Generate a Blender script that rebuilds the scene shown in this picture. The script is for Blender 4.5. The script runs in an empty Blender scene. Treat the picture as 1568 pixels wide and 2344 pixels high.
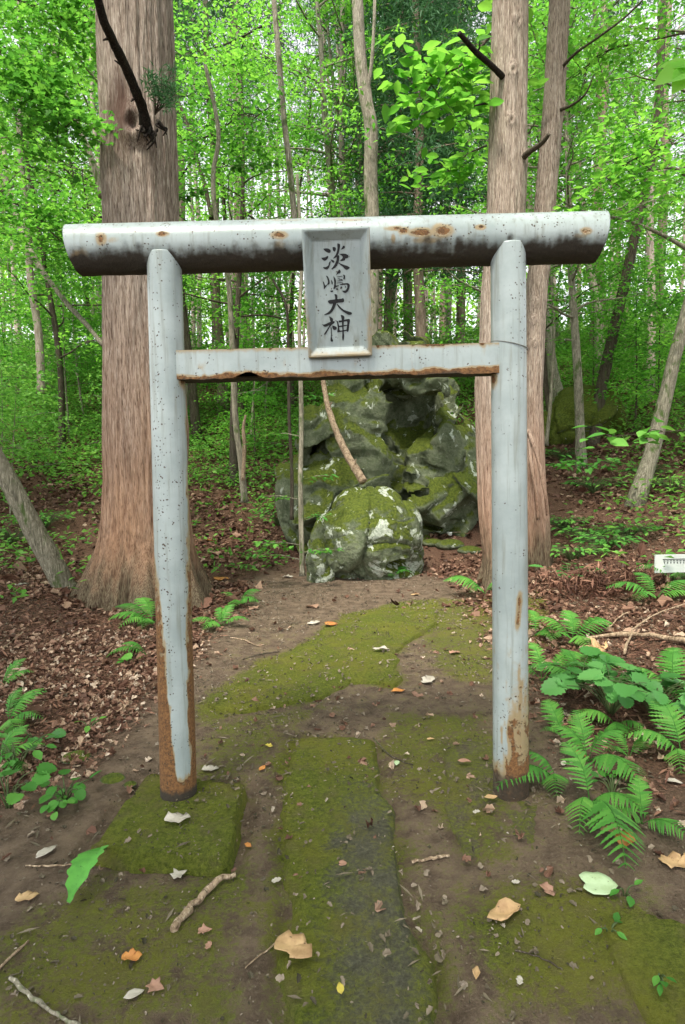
import bpy, math, random
import numpy as np
from mathutils import Vector, Matrix
R = math.radians
scn = bpy.context.scene
col = scn.collection
# ------------------------------------------------------------------ camera
EYE = 1.5; F = 1300.0; CW, CH = 1568.0, 2344.0
cam = bpy.data.cameras.new('camera'); camo = bpy.data.objects.new('camera', cam); col.objects.link(camo)
cam.sensor_fit = 'VERTICAL'; cam.sensor_height = 36.0; cam.lens = 36.0 * F / CH
cam.clip_start = 0.05; cam.clip_end = 500
CM = Matrix.Rotation(R(90 - 4.05), 4, 'X') @ Matrix.Rotation(R(-1.2), 4, 'Z')
camo.matrix_world = Matrix.Translation((0, 0, EYE)) @ CM
scn.camera = camo
# ------------------------------------------------------------------ world, sun, exposure
SUN_EL, SUN_AZ = 62, 205      # azimuth measured clockwise from +Y : behind the camera
w = bpy.data.worlds.new('World'); scn.world = w; w.use_nodes = True
nt = w.node_tree; nt.nodes.clear()
sky = nt.nodes.new('ShaderNodeTexSky'); sky.sky_type = 'NISHITA'; sky.sun_disc = False
sky.sun_elevation = R(SUN_EL); sky.sun_rotation = R(SUN_AZ)
sky.air_density = 1.0; sky.dust_density = 2.0; sky.ozone_density = 1.0
hs = nt.nodes.new('ShaderNodeHueSaturation'); hs.inputs['Saturation'].default_value = 0.12
bg = nt.nodes.new('ShaderNodeBackground'); bg.inputs['Strength'].default_value = 0.15
wo = nt.nodes.new('ShaderNodeOutputWorld')
nt.links.new(sky.outputs[0], hs.inputs['Color']); nt.links.new(hs.outputs[0], bg.inputs['Color']); nt.links.new(bg.outputs[0], wo.inputs[0])
sl = bpy.data.lights.new('sun', 'SUN'); sl.energy = 2.0; sl.angle = R(11); sl.color = (1.0, 0.92, 0.78)
so = bpy.data.objects.new('sun', sl); col.objects.link(so)
sd = Vector((math.sin(R(SUN_AZ)) * math.cos(R(SUN_EL)), math.cos(R(SUN_AZ)) * math.cos(R(SUN_EL)), math.sin(R(SUN_EL))))
so.rotation_euler = sd.to_track_quat('Z', 'Y').to_euler()
scn.view_settings.view_transform = 'Standard'; scn.view_settings.look = 'None'
scn.view_settings.gamma = 1; scn.view_settings.exposure = 1.6
scn.cycles.max_bounces = 7; scn.cycles.diffuse_bounces = 4; scn.cycles.transmission_bounces = 5
scn.cycles.glossy_bounces = 2; scn.cycles.transparent_max_bounces = 4
# ------------------------------------------------------------------ noise
_rs = np.random.RandomState(7); _perm = _rs.permutation(4096); _val = _rs.rand(4096)
def _h(i, j, k):
    return _val[_perm[(_perm[(_perm[i & 4095] + j) & 4095] + k) & 4095]]
def vnoise(x, y, z=0.0):
    x = np.asarray(x, float); y = np.asarray(y, float) + 0 * x; z = np.asarray(z, float) + 0 * x
    xi = np.floor(x).astype(int); yi = np.floor(y).astype(int); zi = np.floor(z).astype(int)
    fx, fy, fz = x - xi, y - yi, z - zi
    fx, fy, fz = [f * f * (3 - 2 * f) for f in (fx, fy, fz)]
    r = 0
    for a in (0, 1):
        for b in (0, 1):
            for c in (0, 1):
                r = r + _h(xi + a, yi + b, zi + c) * (fx if a else 1 - fx) * (fy if b else 1 - fy) * (fz if c else 1 - fz)
    return r * 2 - 1
def fbm(x, y, z=0.0, o=4):
    s = 0; a = 1; t = 0
    for i in range(o):
        s = s + a * vnoise(x * 2**i + 17.3 * i, y * 2**i + 5.1 * i, z * 2**i + 9.7 * i); t += a; a *= .5
    return s / t
def sstep(a, b, x):
    t = np.clip((x - a) / (b - a), 0, 1); return t * t * (3 - 2 * t)
# ------------------------------------------------------------------ pixel -> world
R3 = CM.to_3x3()
def ray(px, py):
    return R3 @ Vector(((px - CW / 2) / F, -(py - CH / 2) / F, -1.0))
def P(px, py, Y):
    d = ray(px, py); return Vector((0, 0, EYE)) + d * (Y / d.y)
def proj(v):
    q = R3.transposed() @ (Vector(v) - Vector((0, 0, EYE)))
    return (CW / 2 + F * q.x / -q.z, CH / 2 - F * q.y / -q.z) if q.z < 0 else (None, None)
def base_h(x, y):
    x = np.asarray(x, float); y = np.asarray(y, float)
    t = np.clip(y - 8.2, 0, None)
    z = 0.42 * (np.sqrt(t * t + 1.2) - np.sqrt(1.2)) * 1.0
    t2 = np.clip(y - 21, 0, None); z = z - 0.36 * (np.sqrt(t2 * t2 + 16) - 4)
    right = np.clip(x - 1.35, 0, None); right = np.minimum(right, 6)
    z = z + 0.16 * right * sstep(1.5, 4, y)
    left = np.clip(-x - 1.6, 0, 8); z = z + 0.07 * left * sstep(2, 6, y)
    z = z + 0.05 * sstep(.3, .95, x) * sstep(3.4, 2.2, y)
    return z
def terrain(x, y):
    x = np.asarray(x, float); y = np.asarray(y, float)
    off = sstep(0.9, 2.2, np.abs(x - 0.1)) + sstep(7.5, 10, y); off = np.clip(off, 0, 1)
    z = base_h(x, y)
    z = z + (0.018 + 0.05 * off) * fbm(x * 1.3 + 3, y * 1.3, 0, 3)
    z = z + (0.004 + 0.016 * off) * fbm(x * 9, y * 9, 3, 3)
    z = z + 0.25 * sstep(9, 16, y) * fbm(x * .35, y * .35, 7, 2)
    return z
def th(x, y): return float(terrain(np.array([x]), np.array([y]))[0])
def G(px, py):
    d = ray(px, py); ts = np.exp(np.linspace(math.log(.8), math.log(60), 1500))
    X = d.x * ts; Y = d.y * ts; Z = EYE + d.z * ts
    k = np.argmax(Z < terrain(X, Y))
    if k == 0: k = len(ts) - 1
    return Vector((X[k], Y[k], float(terrain(X[k:k+1], Y[k:k+1])[0])))
# ------------------------------------------------------------------ mesh helpers
def mesh_np(name, V, faces, mat=None, smooth=True, attrs=None):
    """faces: list of (M,k) int arrays"""
    me = bpy.data.meshes.new(name); V = np.asarray(V, np.float32)
    faces = [np.asarray(f, np.int32) for f in faces if len(f)]
    me.vertices.add(len(V)); me.vertices.foreach_set('co', V.ravel())
    nl = sum(f.size for f in faces); npoly = sum(len(f) for f in faces)
    me.loops.add(nl); me.loops.foreach_set('vertex_index', np.concatenate([f.ravel() for f in faces]))
    me.polygons.add(npoly)
    tot = np.concatenate([np.full(len(f), f.shape[1], np.int32) for f in faces])
    me.polygons.foreach_set('loop_start', np.concatenate([[0], np.cumsum(tot)[:-1]]).astype(np.int32))
    me.polygons.foreach_set('loop_total', tot)
    me.update(calc_edges=True)
    me.polygons.foreach_set('use_smooth', np.full(npoly, smooth, bool))
    if attrs:
        for k, a in attrs.items():
            at = me.attributes.new(k, 'FLOAT', 'POINT'); at.data.foreach_set('value', np.asarray(a, np.float32))
    if mat: me.materials.append(mat)
    return me
def link(name, data, parent=None, loc=None):
    o = bpy.data.objects.new(name, data); col.objects.link(o)
    if parent: o.parent = parent
    if loc is not None: o.location = loc
    return o
def tag(o, label=None, cat=None, group=None, kind=None):
    if label: o['label'] = label
    if cat: o['category'] = cat
    if group: o['group'] = group
    if kind: o['kind'] = kind
    return o
class MB:
    def __init__(s): s.V = []; s.F = []; s.n = 0; s.A = []
    def add(s, V, F, a=0.0):
        V = np.asarray(V, float)
        for f in (F if isinstance(F, list) else [F]): s.F.append(np.asarray(f) + s.n)
        s.V.append(V); s.A.append(np.zeros(len(V)) + a); s.n += len(V); return s
    def mesh(s, name, mat, smooth=True):
        return mesh_np(name, np.concatenate(s.V), s.F, mat, smooth, {'tint': np.concatenate(s.A)})
def tube(pts, rad, n=8, cap=True, rough=0.0, seed=0, fr=6.0):
    pts = np.array([tuple(p) for p in pts], float); rad = np.zeros(len(pts)) + rad
    T = np.gradient(pts, axis=0); T /= np.linalg.norm(T, axis=1)[:, None] + 1e-9
    up = np.array([0, 0, 1.0]) if abs(T[0][2]) < .9 else np.array([1.0, 0, 0])
    A = []; u = np.cross(T[0], up); u /= np.linalg.norm(u)
    for t in T:
        u = u - t * u.dot(t); u /= np.linalg.norm(u); A.append(u.copy())
    A = np.array(A); B = np.cross(T, A)
    a = np.linspace(0, 2 * np.pi, n, endpoint=False)
    V = pts[:, None] + rad[:, None, None] * (np.cos(a)[None, :, None] * A[:, None] + np.sin(a)[None, :, None] * B[:, None])
    if rough:
        q = V.reshape(-1, 3) * fr + seed
        k = 1 + rough * fbm(q[:, 0], q[:, 1], q[:, 2], 3).reshape(V.shape[:2])
        V = pts[:, None] + (V - pts[:, None]) * k[..., None]
    V = V.reshape(-1, 3); m = len(pts)
    i = np.arange(m - 1)[:, None] * n; j = np.arange(n)[None]; j2 = (j + 1) % n
    Fq = np.stack([i + j, i + j2, i + n + j2, i + n + j], -1).reshape(-1, 4)
    Fs = [Fq]
    if cap:
        Fs.append(np.arange(n)[None, ::-1]); Fs.append((np.arange(n) + (m - 1) * n)[None])
    return V, Fs
def smooth_path(pts, k=6):
    pts = [Vector(p) for p in pts]; out = []
    for i in range(len(pts) - 1):
        p0 = pts[max(i - 1, 0)]; p1 = pts[i]; p2 = pts[i + 1]; p3 = pts[min(i + 2, len(pts) - 1)]
        for j in range(k):
            t = j / k
            out.append(.5 * ((2 * p1) + (p2 - p0) * t + (2 * p0 - 5 * p1 + 4 * p2 - p3) * t * t + (3 * p1 - p0 - 3 * p2 + p3) * t**3))
    out.append(pts[-1]); return out
def nrm(a): return a / (np.linalg.norm(a, axis=-1, keepdims=True) + 1e-9)
# leaf outlines in (along, across) unit coordinates, fan about first point
OVAL = np.array([(0, 0), (.25, .22), (.55, .27), (.8, .15), (1, 0), (.8, -.15), (.55, -.27), (.25, -.22)])
DIAM = np.array([(0, 0), (.45, .28), (1, 0), (.45, -.28)])
MAPLE = np.array([(0, 0), (-.05, .3), (.2, .27), (.3, .55), (.5, .28), (1, 0), (.5, -.28), (.3, -.55), (.2, -.27), (-.05, -.3)])
RAG = np.array([(0, .05), (.15, .28), (.3, .22), (.5, .38), (.72, .2), (.8, .28), (1, 0), (.85, -.18), (.6, -.3), (.45, -.2), (.2, -.33), (.05, -.12)])
NEED = np.array([(0, .02), (.5, .09), (1, 0), (.5, -.09)])
_a = np.linspace(0, 2 * np.pi, 30, endpoint=False)
ROUND = np.array([(.5 - .5 * math.cos(a) * (.93 + .07 * (-1)**i) + (.1 if i == 0 else 0), .5 * math.sin(a) * (.93 + .07 * (-1)**i) * (1.05 - .25 * (.5 - .5 * math.cos(a)))) for i, a in enumerate(_a)])
ROUND_OLD = np.array([(0.08, 0), (-.05, .28), (.2, .48), (.55, .5), (.85, .28), (1, 0), (.85, -.28), (.55, -.5), (.2, -.48), (-.05, -.28)])
def leaves(p, n, size, rng, shape=DIAM, dirs=None, droop=.18, fold=.22, curl=0.0, tmin=0, tmax=1):
    N = len(p); n = nrm(n); k = len(shape)
    if dirs is None: dirs = rng.normal(size=(N, 3))
    t = nrm(dirs - n * (dirs * n).sum(1)[:, None]); b = np.cross(n, t); s = (np.zeros(N) + size)[:, None]
    V = np.zeros((N, k, 3))
    for i, (u, v) in enumerate(shape):
        h = fold * abs(v) - droop * u * u
        if curl: h = h + curl * rng.normal(size=(N, 1)) * (abs(v) + u * .5)
        V[:, i] = p + s * (t * u + b * v + n * h)
    Fi = np.arange(N * k).reshape(N, k)
    if k == 4: Fs = [np.stack([Fi[:, 0], Fi[:, 3], Fi[:, 2]], 1), np.stack([Fi[:, 0], Fi[:, 2], Fi[:, 1]], 1)]
    else: 
        Fs = [np.stack([Fi[:, 0], Fi[:, i], Fi[:, i + 1]], 1) for i in range(1, k - 1)]
    ti = np.repeat(rng.uniform(tmin, tmax, N), k)
    return V.reshape(-1, 3), Fs, ti
# ------------------------------------------------------------------ materials
class NT:
    def __init__(s, name, rough=.8, spec=.3):
        s.m = bpy.data.materials.new(name); s.m.use_nodes = True; s.t = s.m.node_tree; s.N = s.t.nodes
        s.b = s.N['Principled BSDF']; s.b.inputs['Roughness'].default_value = rough
        s.b.inputs['Specular IOR Level'].default_value = spec; s.out = s.N['Material Output']
    def L(s, a, b): s.t.links.new(a, b)
    def co(s, scale=(1, 1, 1), kind='Object'):
        tc = s.N.new('ShaderNodeTexCoord'); mp = s.N.new('ShaderNodeMapping'); mp.inputs['Scale'].default_value = scale
        s.L(tc.outputs[kind], mp.inputs['Vector']); return mp.outputs[0]
    def wco(s, scale=(1, 1, 1)):
        g = s.N.new('ShaderNodeNewGeometry'); mp = s.N.new('ShaderNodeMapping'); mp.inputs['Scale'].default_value = scale
        s.L(g.outputs['Position'], mp.inputs['Vector']); return mp.outputs[0]
    def noise(s, v, sc, det=4, ro=.6, dist=0):
        n = s.N.new('ShaderNodeTexNoise'); n.inputs['Scale'].default_value = sc; n.inputs['Detail'].default_value = det
        n.inputs['Roughness'].default_value = ro; n.inputs['Distortion'].default_value = dist; s.L(v, n.inputs['Vector']); return n.outputs['Fac']
    def vor(s, v, sc, feat='F1', out='Distance'):
        n = s.N.new('ShaderNodeTexVoronoi'); n.inputs['Scale'].default_value = sc; n.feature = feat; s.L(v, n.inputs['Vector']); return n.outputs[out]
    def math(s, op, a, b=0.0, clamp=False):
        n = s.N.new('ShaderNodeMath'); n.operation = op; n.use_clamp = clamp
        for i, q in enumerate((a, b)):
            if isinstance(q, (int, float)): n.inputs[i].default_value = q
            else: s.L(q, n.inputs[i])
        return n.outputs[0]
    def ss(s, x, a, b, lo=0.0, hi=1.0):
        n = s.N.new('ShaderNodeMapRange'); n.interpolation_type = 'SMOOTHSTEP'; s.L(x, n.inputs[0])
        for i, q in zip((1, 2, 3, 4), (a, b, lo, hi)): n.inputs[i].default_value = q
        return n.outputs[0]
    def mix(s, f, a, b, mode='MIX'):
        n = s.N.new('ShaderNodeMix'); n.data_type = 'RGBA'; n.blend_type = mode
        if isinstance(f, (int, float)): n.inputs[0].default_value = f
        else: s.L(f, n.inputs[0])
        for i, q in ((6, a), (7, b)):
            if isinstance(q, tuple): n.inputs[i].default_value = (*q, 1)
            else: s.L(q, n.inputs[i])
        return n.outputs[2]
    def attr(s, name):
        n = s.N.new('ShaderNodeAttribute'); n.attribute_name = name; return n.outputs['Fac']
    def sep(s, v, i):
        n = s.N.new('ShaderNodeSeparateXYZ'); s.L(v, n.inputs[0]); return n.outputs[i]
    def nz(s):
        g = s.N.new('ShaderNodeNewGeometry'); return s.sep(g.outputs['Normal'], 2)
    def rnd(s):
        return s.N.new('ShaderNodeObjectInfo').outputs['Random']
    def ramp(s, f, stops):
        n = s.N.new('ShaderNodeValToRGB'); s.L(f, n.inputs[0]); e = n.color_ramp.elements
        while len(e) < len(stops): e.new(.5)
        for k, (p, c) in enumerate(stops): e[k].position = p; e[k].color = (*c, 1)
        return n.outputs[0]
    def col(s, c):
        if isinstance(c, tuple): s.b.inputs['Base Color'].default_value = (*c, 1)
        else: s.L(c, s.b.inputs['Base Color'])
    def bump(s, h, st=.5, d=.01, prev=None):
        n = s.N.new('ShaderNodeBump'); n.inputs['Strength'].default_value = st; n.inputs['Distance'].default_value = d
        s.L(h, n.inputs['Height'])
        if prev: s.L(prev, n.inputs['Normal'])
        s.L(n.outputs[0], s.b.inputs['Normal']); return n.outputs[0]
def leaf_mat(name, stops, trans=.45, tcol=1.9, rough=.55, objvar=True, spec=.25):
    m = NT(name, rough, spec); f = m.attr('tint')
    if objvar: f = m.math('ADD', m.math('MULTIPLY', f, .6), m.math('MULTIPLY', m.rnd(), .4))
    c = m.ramp(f, stops); m.col(c)
    g = m.N.new('ShaderNodeMixShader'); g.inputs[0].default_value = trans
    tr = m.N.new('ShaderNodeBsdfTranslucent')
    m.L(m.mix(1.0, c, (tcol * 1.05, tcol * .93, tcol * .8), 'MULTIPLY'), tr.inputs['Color'])
    m.L(m.b.outputs[0], g.inputs[1]); m.L(tr.outputs[0], g.inputs[2]); m.L(g.outputs[0], m.out.inputs[0])
    return m.m
M = {}
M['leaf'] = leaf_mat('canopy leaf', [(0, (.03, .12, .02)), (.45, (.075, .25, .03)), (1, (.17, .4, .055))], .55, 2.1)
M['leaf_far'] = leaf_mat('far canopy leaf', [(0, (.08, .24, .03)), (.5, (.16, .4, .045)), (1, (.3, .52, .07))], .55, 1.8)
M['leaf_dark'] = leaf_mat('conifer needles', [(0, (.03, .1, .04)), (1, (.075, .2, .075))], .3, 1.5)
M['under'] = leaf_mat('undergrowth leaf', [(0, (.05, .16, .025)), (.5, (.12, .32, .05)), (1, (.24, .5, .1))], .4, 1.8, objvar=False)
M['fern'] = leaf_mat('fern leaf', [(0, (.035, .13, .02)), (.5, (.075, .26, .04)), (1, (.17, .4, .07))], .35, 1.5)
M['broad'] = leaf_mat('broad leaf', [(0, (.045, .16, .035)), (.5, (.08, .26, .06)), (1, (.14, .36, .1))], .3, 1.5, .45)
M['litter'] = leaf_mat('leaf litter', [(0, (.06, .03, .02)), (.35, (.15, .075, .05)), (.6, (.27, .16, .11)), (.85, (.43, .31, .22)), (1, (.6, .5, .4))], .1, 1.1, .6, False)
M['duff'] = leaf_mat('cedar duff', [(0, (.05, .022, .015)), (.5, (.13, .06, .04)), (1, (.28, .15, .1))], .05, 1, .7, False)
M['crumb'] = leaf_mat('crumbs', [(0, (.04, .035, .02)), (.5, (.16, .13, .09)), (.93, (.26, .21, .16)), (1, (.4, .36, .3))], .0, 1, .7, False)

def bark(name, c1, c2, c3, vs=9, zs=.7, moss=0.0, red=None, bump=.6, spot=None):
    m = NT(name, .9, .15); v = m.co((vs, vs, zs)); a = m.noise(v, 3, 6, .65); b = m.noise(m.co((vs * 2.5, vs * 2.5, zs * 3)), 5, 4, .6)
    c = m.mix(m.ss(a, .35, .65), c1, c2); c = m.mix(m.ss(b, .5, .75), c, c3)
    fk = m.noise(m.co((vs * 4.2, vs * 4.2, vs * .28)), 3, 3, .6); c = m.mix(m.ss(fk, .56, .66, 0, .6), c, tuple(min(.7, q * 1.35) for q in c3)); c = m.mix(m.ss(fk, .36, .44, .65, 0), c, tuple(q * .38 for q in c1))
    if red:
        z = m.sep(m.co(), 2); zz = m.math('ADD', z, m.math('MULTIPLY', m.noise(m.co((2, 2, .4)), 2, 3), 2.0))
        c = m.mix(m.ss(zz, red[0], red[1], .85, 0), c, m.mix(m.ss(a, .3, .7), red[2], red[3]))
        c = m.mix(m.ss(m.math('ADD', z, m.math('MULTIPLY', m.noise(m.co((3, 3, 1)), 3, 4), .9)), .55, 1.4, .92, 0), c, m.mix(m.ss(fk, .4, .6), (.05, .038, .025), (.15, .13, .085)))
        c = m.mix(m.ss(fk, .36, .46, .5, 0), c, (.04, .02, .015))
    crk = m.ss(m.vor(m.co((vs, vs, zs * .6)), 4, 'DISTANCE_TO_EDGE'), .0, .06)
    c = m.mix(crk, m.mix(.3, c, (.06, .035, .025)), c)
    if moss: c = m.mix(m.ss(m.noise(m.co((2, 2, 1)), 3, 5), .62 - moss, .75 - moss), c, (.07, .11, .03))
    if spot:
        mp = m.N.new('ShaderNodeMapping'); mp.vector_type = 'TEXTURE'; mp.inputs['Location'].default_value = spot[0]; mp.inputs['Scale'].default_value = spot[1]
        m.L(m.co(), mp.inputs['Vector']); ln = m.N.new('ShaderNodeVectorMath'); ln.operation = 'LENGTH'; m.L(mp.outputs[0], ln.inputs[0])
        c = m.mix(m.ss(m.math('ADD', ln.outputs['Value'], m.math('MULTIPLY', m.math('SUBTRACT', m.noise(m.co((6, 6, 2)), 2, 5), .5), 1.3)), .25, 1.1, .88, 0), c, (.075, .04, .03))
    m.col(c); h = m.math('ADD', a, m.math('MULTIPLY', crk, .12)); n = m.bump(h, bump, .03); m.bump(b, .5, .01, n)
    return m.m
M['cedar'] = bark('cedar bark', (.2, .15, .12), (.33, .265, .225), (.45, .39, .34), 9, .4, 0, (.8, 5.2, (.19, .088, .045), (.4, .22, .12)), .6, ((.1, -.4, 5.35), (.24, .3, .55)))
M['cedar_b'] = bark('weathered cedar bark', (.25, .19, .15), (.38, .31, .26), (.52, .45, .38), 11, .6, 0, (.3, 4.3, (.22, .1, .055), (.44, .24, .15)), .6)
M['bark_pale'] = bark('pale smooth bark', (.19, .17, .13), (.3, .27, .21), (.4, .37, .3), 5, 1.5, .08, None, .4)
M['bark_dark'] = bark('dark bark', (.05, .04, .03), (.09, .075, .055), (.14, .12, .09), 8, 1.2, .06, None, .5)
M['bark_far'] = bark('far cedar bark', (.2, .14, .11), (.32, .24, .19), (.4, .33, .27), 8, .8, 0, None, .5)
M['bark_pole'] = bark('pale pinkish bark', (.3, .24, .2), (.42, .35, .3), (.5, .44, .38), 6, 1.2, 0, None, .3)
M['bark_green'] = bark('mossy bark', (.15, .14, .1), (.26, .24, .18), (.36, .33, .26), 5, 1.5, .07, None, .4)
M['deadwood'] = bark('dead wood', (.2, .14, .09), (.38, .28, .19), (.5, .4, .29), 6, 6, 0, None, .5)
M['black_branch'] = bark('blackened branch', (.012, .01, .009), (.03, .024, .02), (.06, .05, .04), 8, 3, 0, None, .6)

# ground
def ground_mat():
    m = NT('forest floor', .95, .15); v = m.wco(); mo = m.attr('moss'); li = m.attr('litter'); st = m.attr('stone')
    n1 = m.noise(v, 2.2, 5); n2 = m.noise(v, 9, 6, .65); n3 = m.noise(v, 60, 5, .7); n4 = m.noise(v, 220, 3, .7)
    soil = m.mix(m.ss(n2, .3, .7), (.12, .085, .06), (.26, .19, .135))
    soil = m.mix(m.ss(n3, .5, .75), soil, (.28, .215, .165))
    soil = m.mix(m.ss(n1, .55, .7, 0, .6), soil, (.09, .07, .05))
    lit = m.mix(m.ss(n3, .35, .65), (.065, .035, .025), (.21, .12, .08))
    c = m.mix(li, soil, lit)
    stone = m.mix(m.ss(n3, .35, .7), (.075, .085, .055), (.16, .165, .125)); c = m.mix(st, c, stone)
    moss = m.mix(m.ss(n3, .3, .7), (.06, .082, .01), (.175, .21, .025)); moss = m.mix(m.ss(n1, .4, .65, 0, .7), moss, (.19, .185, .025))
    moss = m.mix(m.ss(n4, .45, .7, 0, .6), moss, (.2, .22, .055))
    k = m.math('ADD', mo, m.math('MULTIPLY', m.math('SUBTRACT', n2, .5), 1.3)); k = m.math('ADD', k, m.math('MULTIPLY', m.math('SUBTRACT', n3, .5), .9))
    moss = m.mix(m.ss(n2, .48, .68, 0, .5), moss, (.15, .125, .06)); k = m.ss(k, .3, .72, 0, .96); c = m.mix(k, c, moss)
    c = m.mix(m.ss(m.noise(v, 30, 4, .7), .62, .72, 0, .7), c, (.035, .026, .018))
    spk = m.ss(m.vor(v, 38, 'F1'), .05, .11, 1, 0); sel = m.ss(m.noise(v, 17, 2), .56, .62)
    c = m.mix(m.math('MULTIPLY', spk, sel), c, (.33, .29, .23))
    m.col(c); a = m.bump(n2, .7, .05); a = m.bump(n3, 1.0, .03, a); m.bump(n4, .9, .008, a); return m.m
M['ground'] = ground_mat()
def rock_mat(name, lich=.5, mossy=.5, hue=(.1, .11, .07)):
    m = NT(name, .92, .2); v = m.co(); n1 = m.noise(v, 1.6, 6, .65); n2 = m.noise(v, 6, 6, .7); n3 = m.noise(v, 30, 5, .7)
    g = m.mix(m.ss(n2, .35, .65), (.075, .095, .05), (.18, .205, .13)); g = m.mix(m.ss(n3, .5, .7, 0, .7), g, (.2, .22, .165))
    mk = m.math('ADD', m.math('MULTIPLY', m.nz(), .35), m.math('ADD', m.math('MULTIPLY', n1, .9), m.math('MULTIPLY', n2, .35)))
    lk = m.noise(v, 4.5, 6, .62, .6); lk2 = m.noise(v, 1.3, 2)
    k = m.ss(mk, .88 - mossy * .4, 1.02 - mossy * .4)
    c = m.mix(k, g, m.mix(m.ss(n3, .3, .7), (.04, .062, .01), (.115, .14, .02)))
    lm = m.ss(m.math('ADD', lk, m.math('MULTIPLY', lk2, .25)), .80 - lich * .14, .83 - lich * .14)
    c = m.mix(lm, c, m.mix(m.ss(n3, .4, .6), (.3, .34, .27), (.5, .54, .46)))
    crk = m.ss(m.vor(m.co((1, 1, 1)), 2.3, 'DISTANCE_TO_EDGE'), 0, .012)
    c = m.mix(m.ss(m.noise(v, 12, 3), .6, .72, 0, .6), c, (.03, .035, .02))
    m.col(c); a = m.bump(n2, .9, .06); m.bump(n3, .8, .02, a); return m.m
M['rock'] = rock_mat('lichened rock', .82, .6)
M['rock_back'] = rock_mat('green weathered rock', .45, .6)
M['rock_moss'] = rock_mat('mossy rock', .0, 1.5)
M['stone'] = rock_mat('small stone', .2, .3)

def paint_mat():
    m = NT('weathered pale blue paint', .36, .5); v = m.co(); rust = m.attr('rust'); gr = m.attr('grime_shade'); spk = m.attr('speck')
    n1 = m.noise(v, 5, 5); n2 = m.noise(v, 28, 5, .7); n3 = m.noise(v, 90, 4, .7); st = m.noise(m.co((22, 22, 1.4)), 2, 4)
    c = m.mix(m.ss(n1, .3, .7), (.29, .34, .345), (.4, .455, .46)); c = m.mix(m.ss(st,   .48, .72, 0, .6), c, (.2, .21, .17))
    c = m.mix(m.ss(n3, .5, .75, 0, .25), c, (.3, .35, .33))
    halo = m.ss(m.math('ADD', rust, m.math('MULTIPLY', m.math('SUBTRACT', n2, .5), .6)), .12, .5)
    c = m.mix(m.math('MULTIPLY', halo, .85), c, m.mix(n2, (.24, .14, .05), (.38, .29, .14)))
    rk = m.math('ADD', rust, m.math('MULTIPLY', m.math('SUBTRACT', n2, .5), 1.1)); rk = m.math('ADD', rk, m.math('MULTIPLY', m.math('SUBTRACT', n1, .5), .5))
    core = m.ss(rk, .55, .72); c = m.mix(core, c, m.mix(m.ss(n3, .3, .7), (.085, .038, .014), (.25, .12, .042)))
    d = m.vor(m.mix(.03, v, m.N.new('ShaderNodeTexNoise').outputs['Color']), 75); dsel = m.noise(v, 24, 3)
    sp = m.math('MULTIPLY', m.ss(d, .18, .34, 1, 0), m.ss(m.math('ADD', dsel, m.math('MULTIPLY', spk, .17)), .605, .69))
    c = m.mix(sp, c, (.06, .035, .02))
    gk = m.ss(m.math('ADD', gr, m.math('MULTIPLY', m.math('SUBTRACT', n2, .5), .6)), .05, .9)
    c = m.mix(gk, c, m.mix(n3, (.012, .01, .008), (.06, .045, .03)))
    m.col(c); ro = m.math('ADD', m.math('MULTIPLY', m.math('MAXIMUM', core, gk), .5), .34); m.L(ro, m.b.inputs['Roughness'])
    h = m.math('ADD', m.math('MULTIPLY', core, .6), m.math('MULTIPLY', n3, m.math('ADD', m.math('MAXIMUM', core, gk), .08)))
    m.bump(h, .7, .006); return m.m
M['paint'] = paint_mat()
def simple(name, c, rough=.7, n=.15, sc=30):
    m = NT(name, rough, .3); v = m.co(); a = m.noise(v, sc, 4); m.col(m.mix(a, tuple(q * (1 - n) for q in c), tuple(min(1, q * (1 + n)) for q in c)))
    m.bump(a, .3, .003); return m.m
M['ink'] = simple('black ink', (.012, .012, .014), .5)
M['wire'] = simple('wire', (.18, .18, .17), .5)
M['white'] = simple('white plastic', (.75, .77, .75), .5, .06)
M['sign'] = simple('sign white', (.62, .66, .62), .6, .08)

# ------------------------------------------------------------------ ground masks (world positions of moss patches)
def flat(px, py, z=0.0):
    d = ray(px, py); t = (z - EYE) / d.z; return (d.x * t, d.y * t)
MOSS = [([(470, 1600), (520, 1560), (700, 1470), (800, 1400), (1000, 1372), (1010, 1430), (930, 1470), (900, 1500), (920, 1560), (900, 1575), (800, 1560), (740, 1590), (600, 1620), (450, 1650)], .95),
        ([(1000, 1368), (1140, 1372), (1140, 1580), (1040, 1560), (960, 1480)], .62),
        ([(600, 1750), (690, 1685), (860, 1695), (885, 1790), (900, 1880), (915, 2000), (650, 2050), (650, 1860)], .78),
        ([(450, 1650), (600, 1625), (740, 1600), (690, 1680), (560, 1800), (450, 1800)], .55),
        ([(880, 1640), (1130, 1630), (1130, 1720), (1190, 1880), (1170, 2010), (1060, 2000), (1000, 1880), (890, 1800)], .62),
        ([(190, 2010), (600, 1990), (640, 2060), (560, 2160), (620, 2344), (-40, 2344), (-40, 2150)], .58),
        ([(640, 2050), (720, 2050), (740, 2344), (630, 2344)], .7), ([(1060, 2060), (1300, 2060), (1568, 2130), (1700, 2344), (1180, 2360), (1080, 2200)], .7),
        ([(920, 2000), (1100, 2050), (1060, 2344), (900, 2344)], .5), ([(720, 2050), (900, 2050), (930, 2344), (740, 2344)], .42), ([(1150, 1380), (1260, 1380), (1250, 1490), (1150, 1500)], .7)]
def inside(poly, x, y):
    r = np.zeros(x.shape, bool); n = len(poly)
    for i in range(n):
        x1, y1 = poly[i]; x2, y2 = poly[(i + 1) % n]
        c = ((y1 > y) != (y2 > y)) & (x < (x2 - x1) * (y - y1) / (y2 - y1 + 1e-12) + x1); r ^= c
    return r
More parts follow.
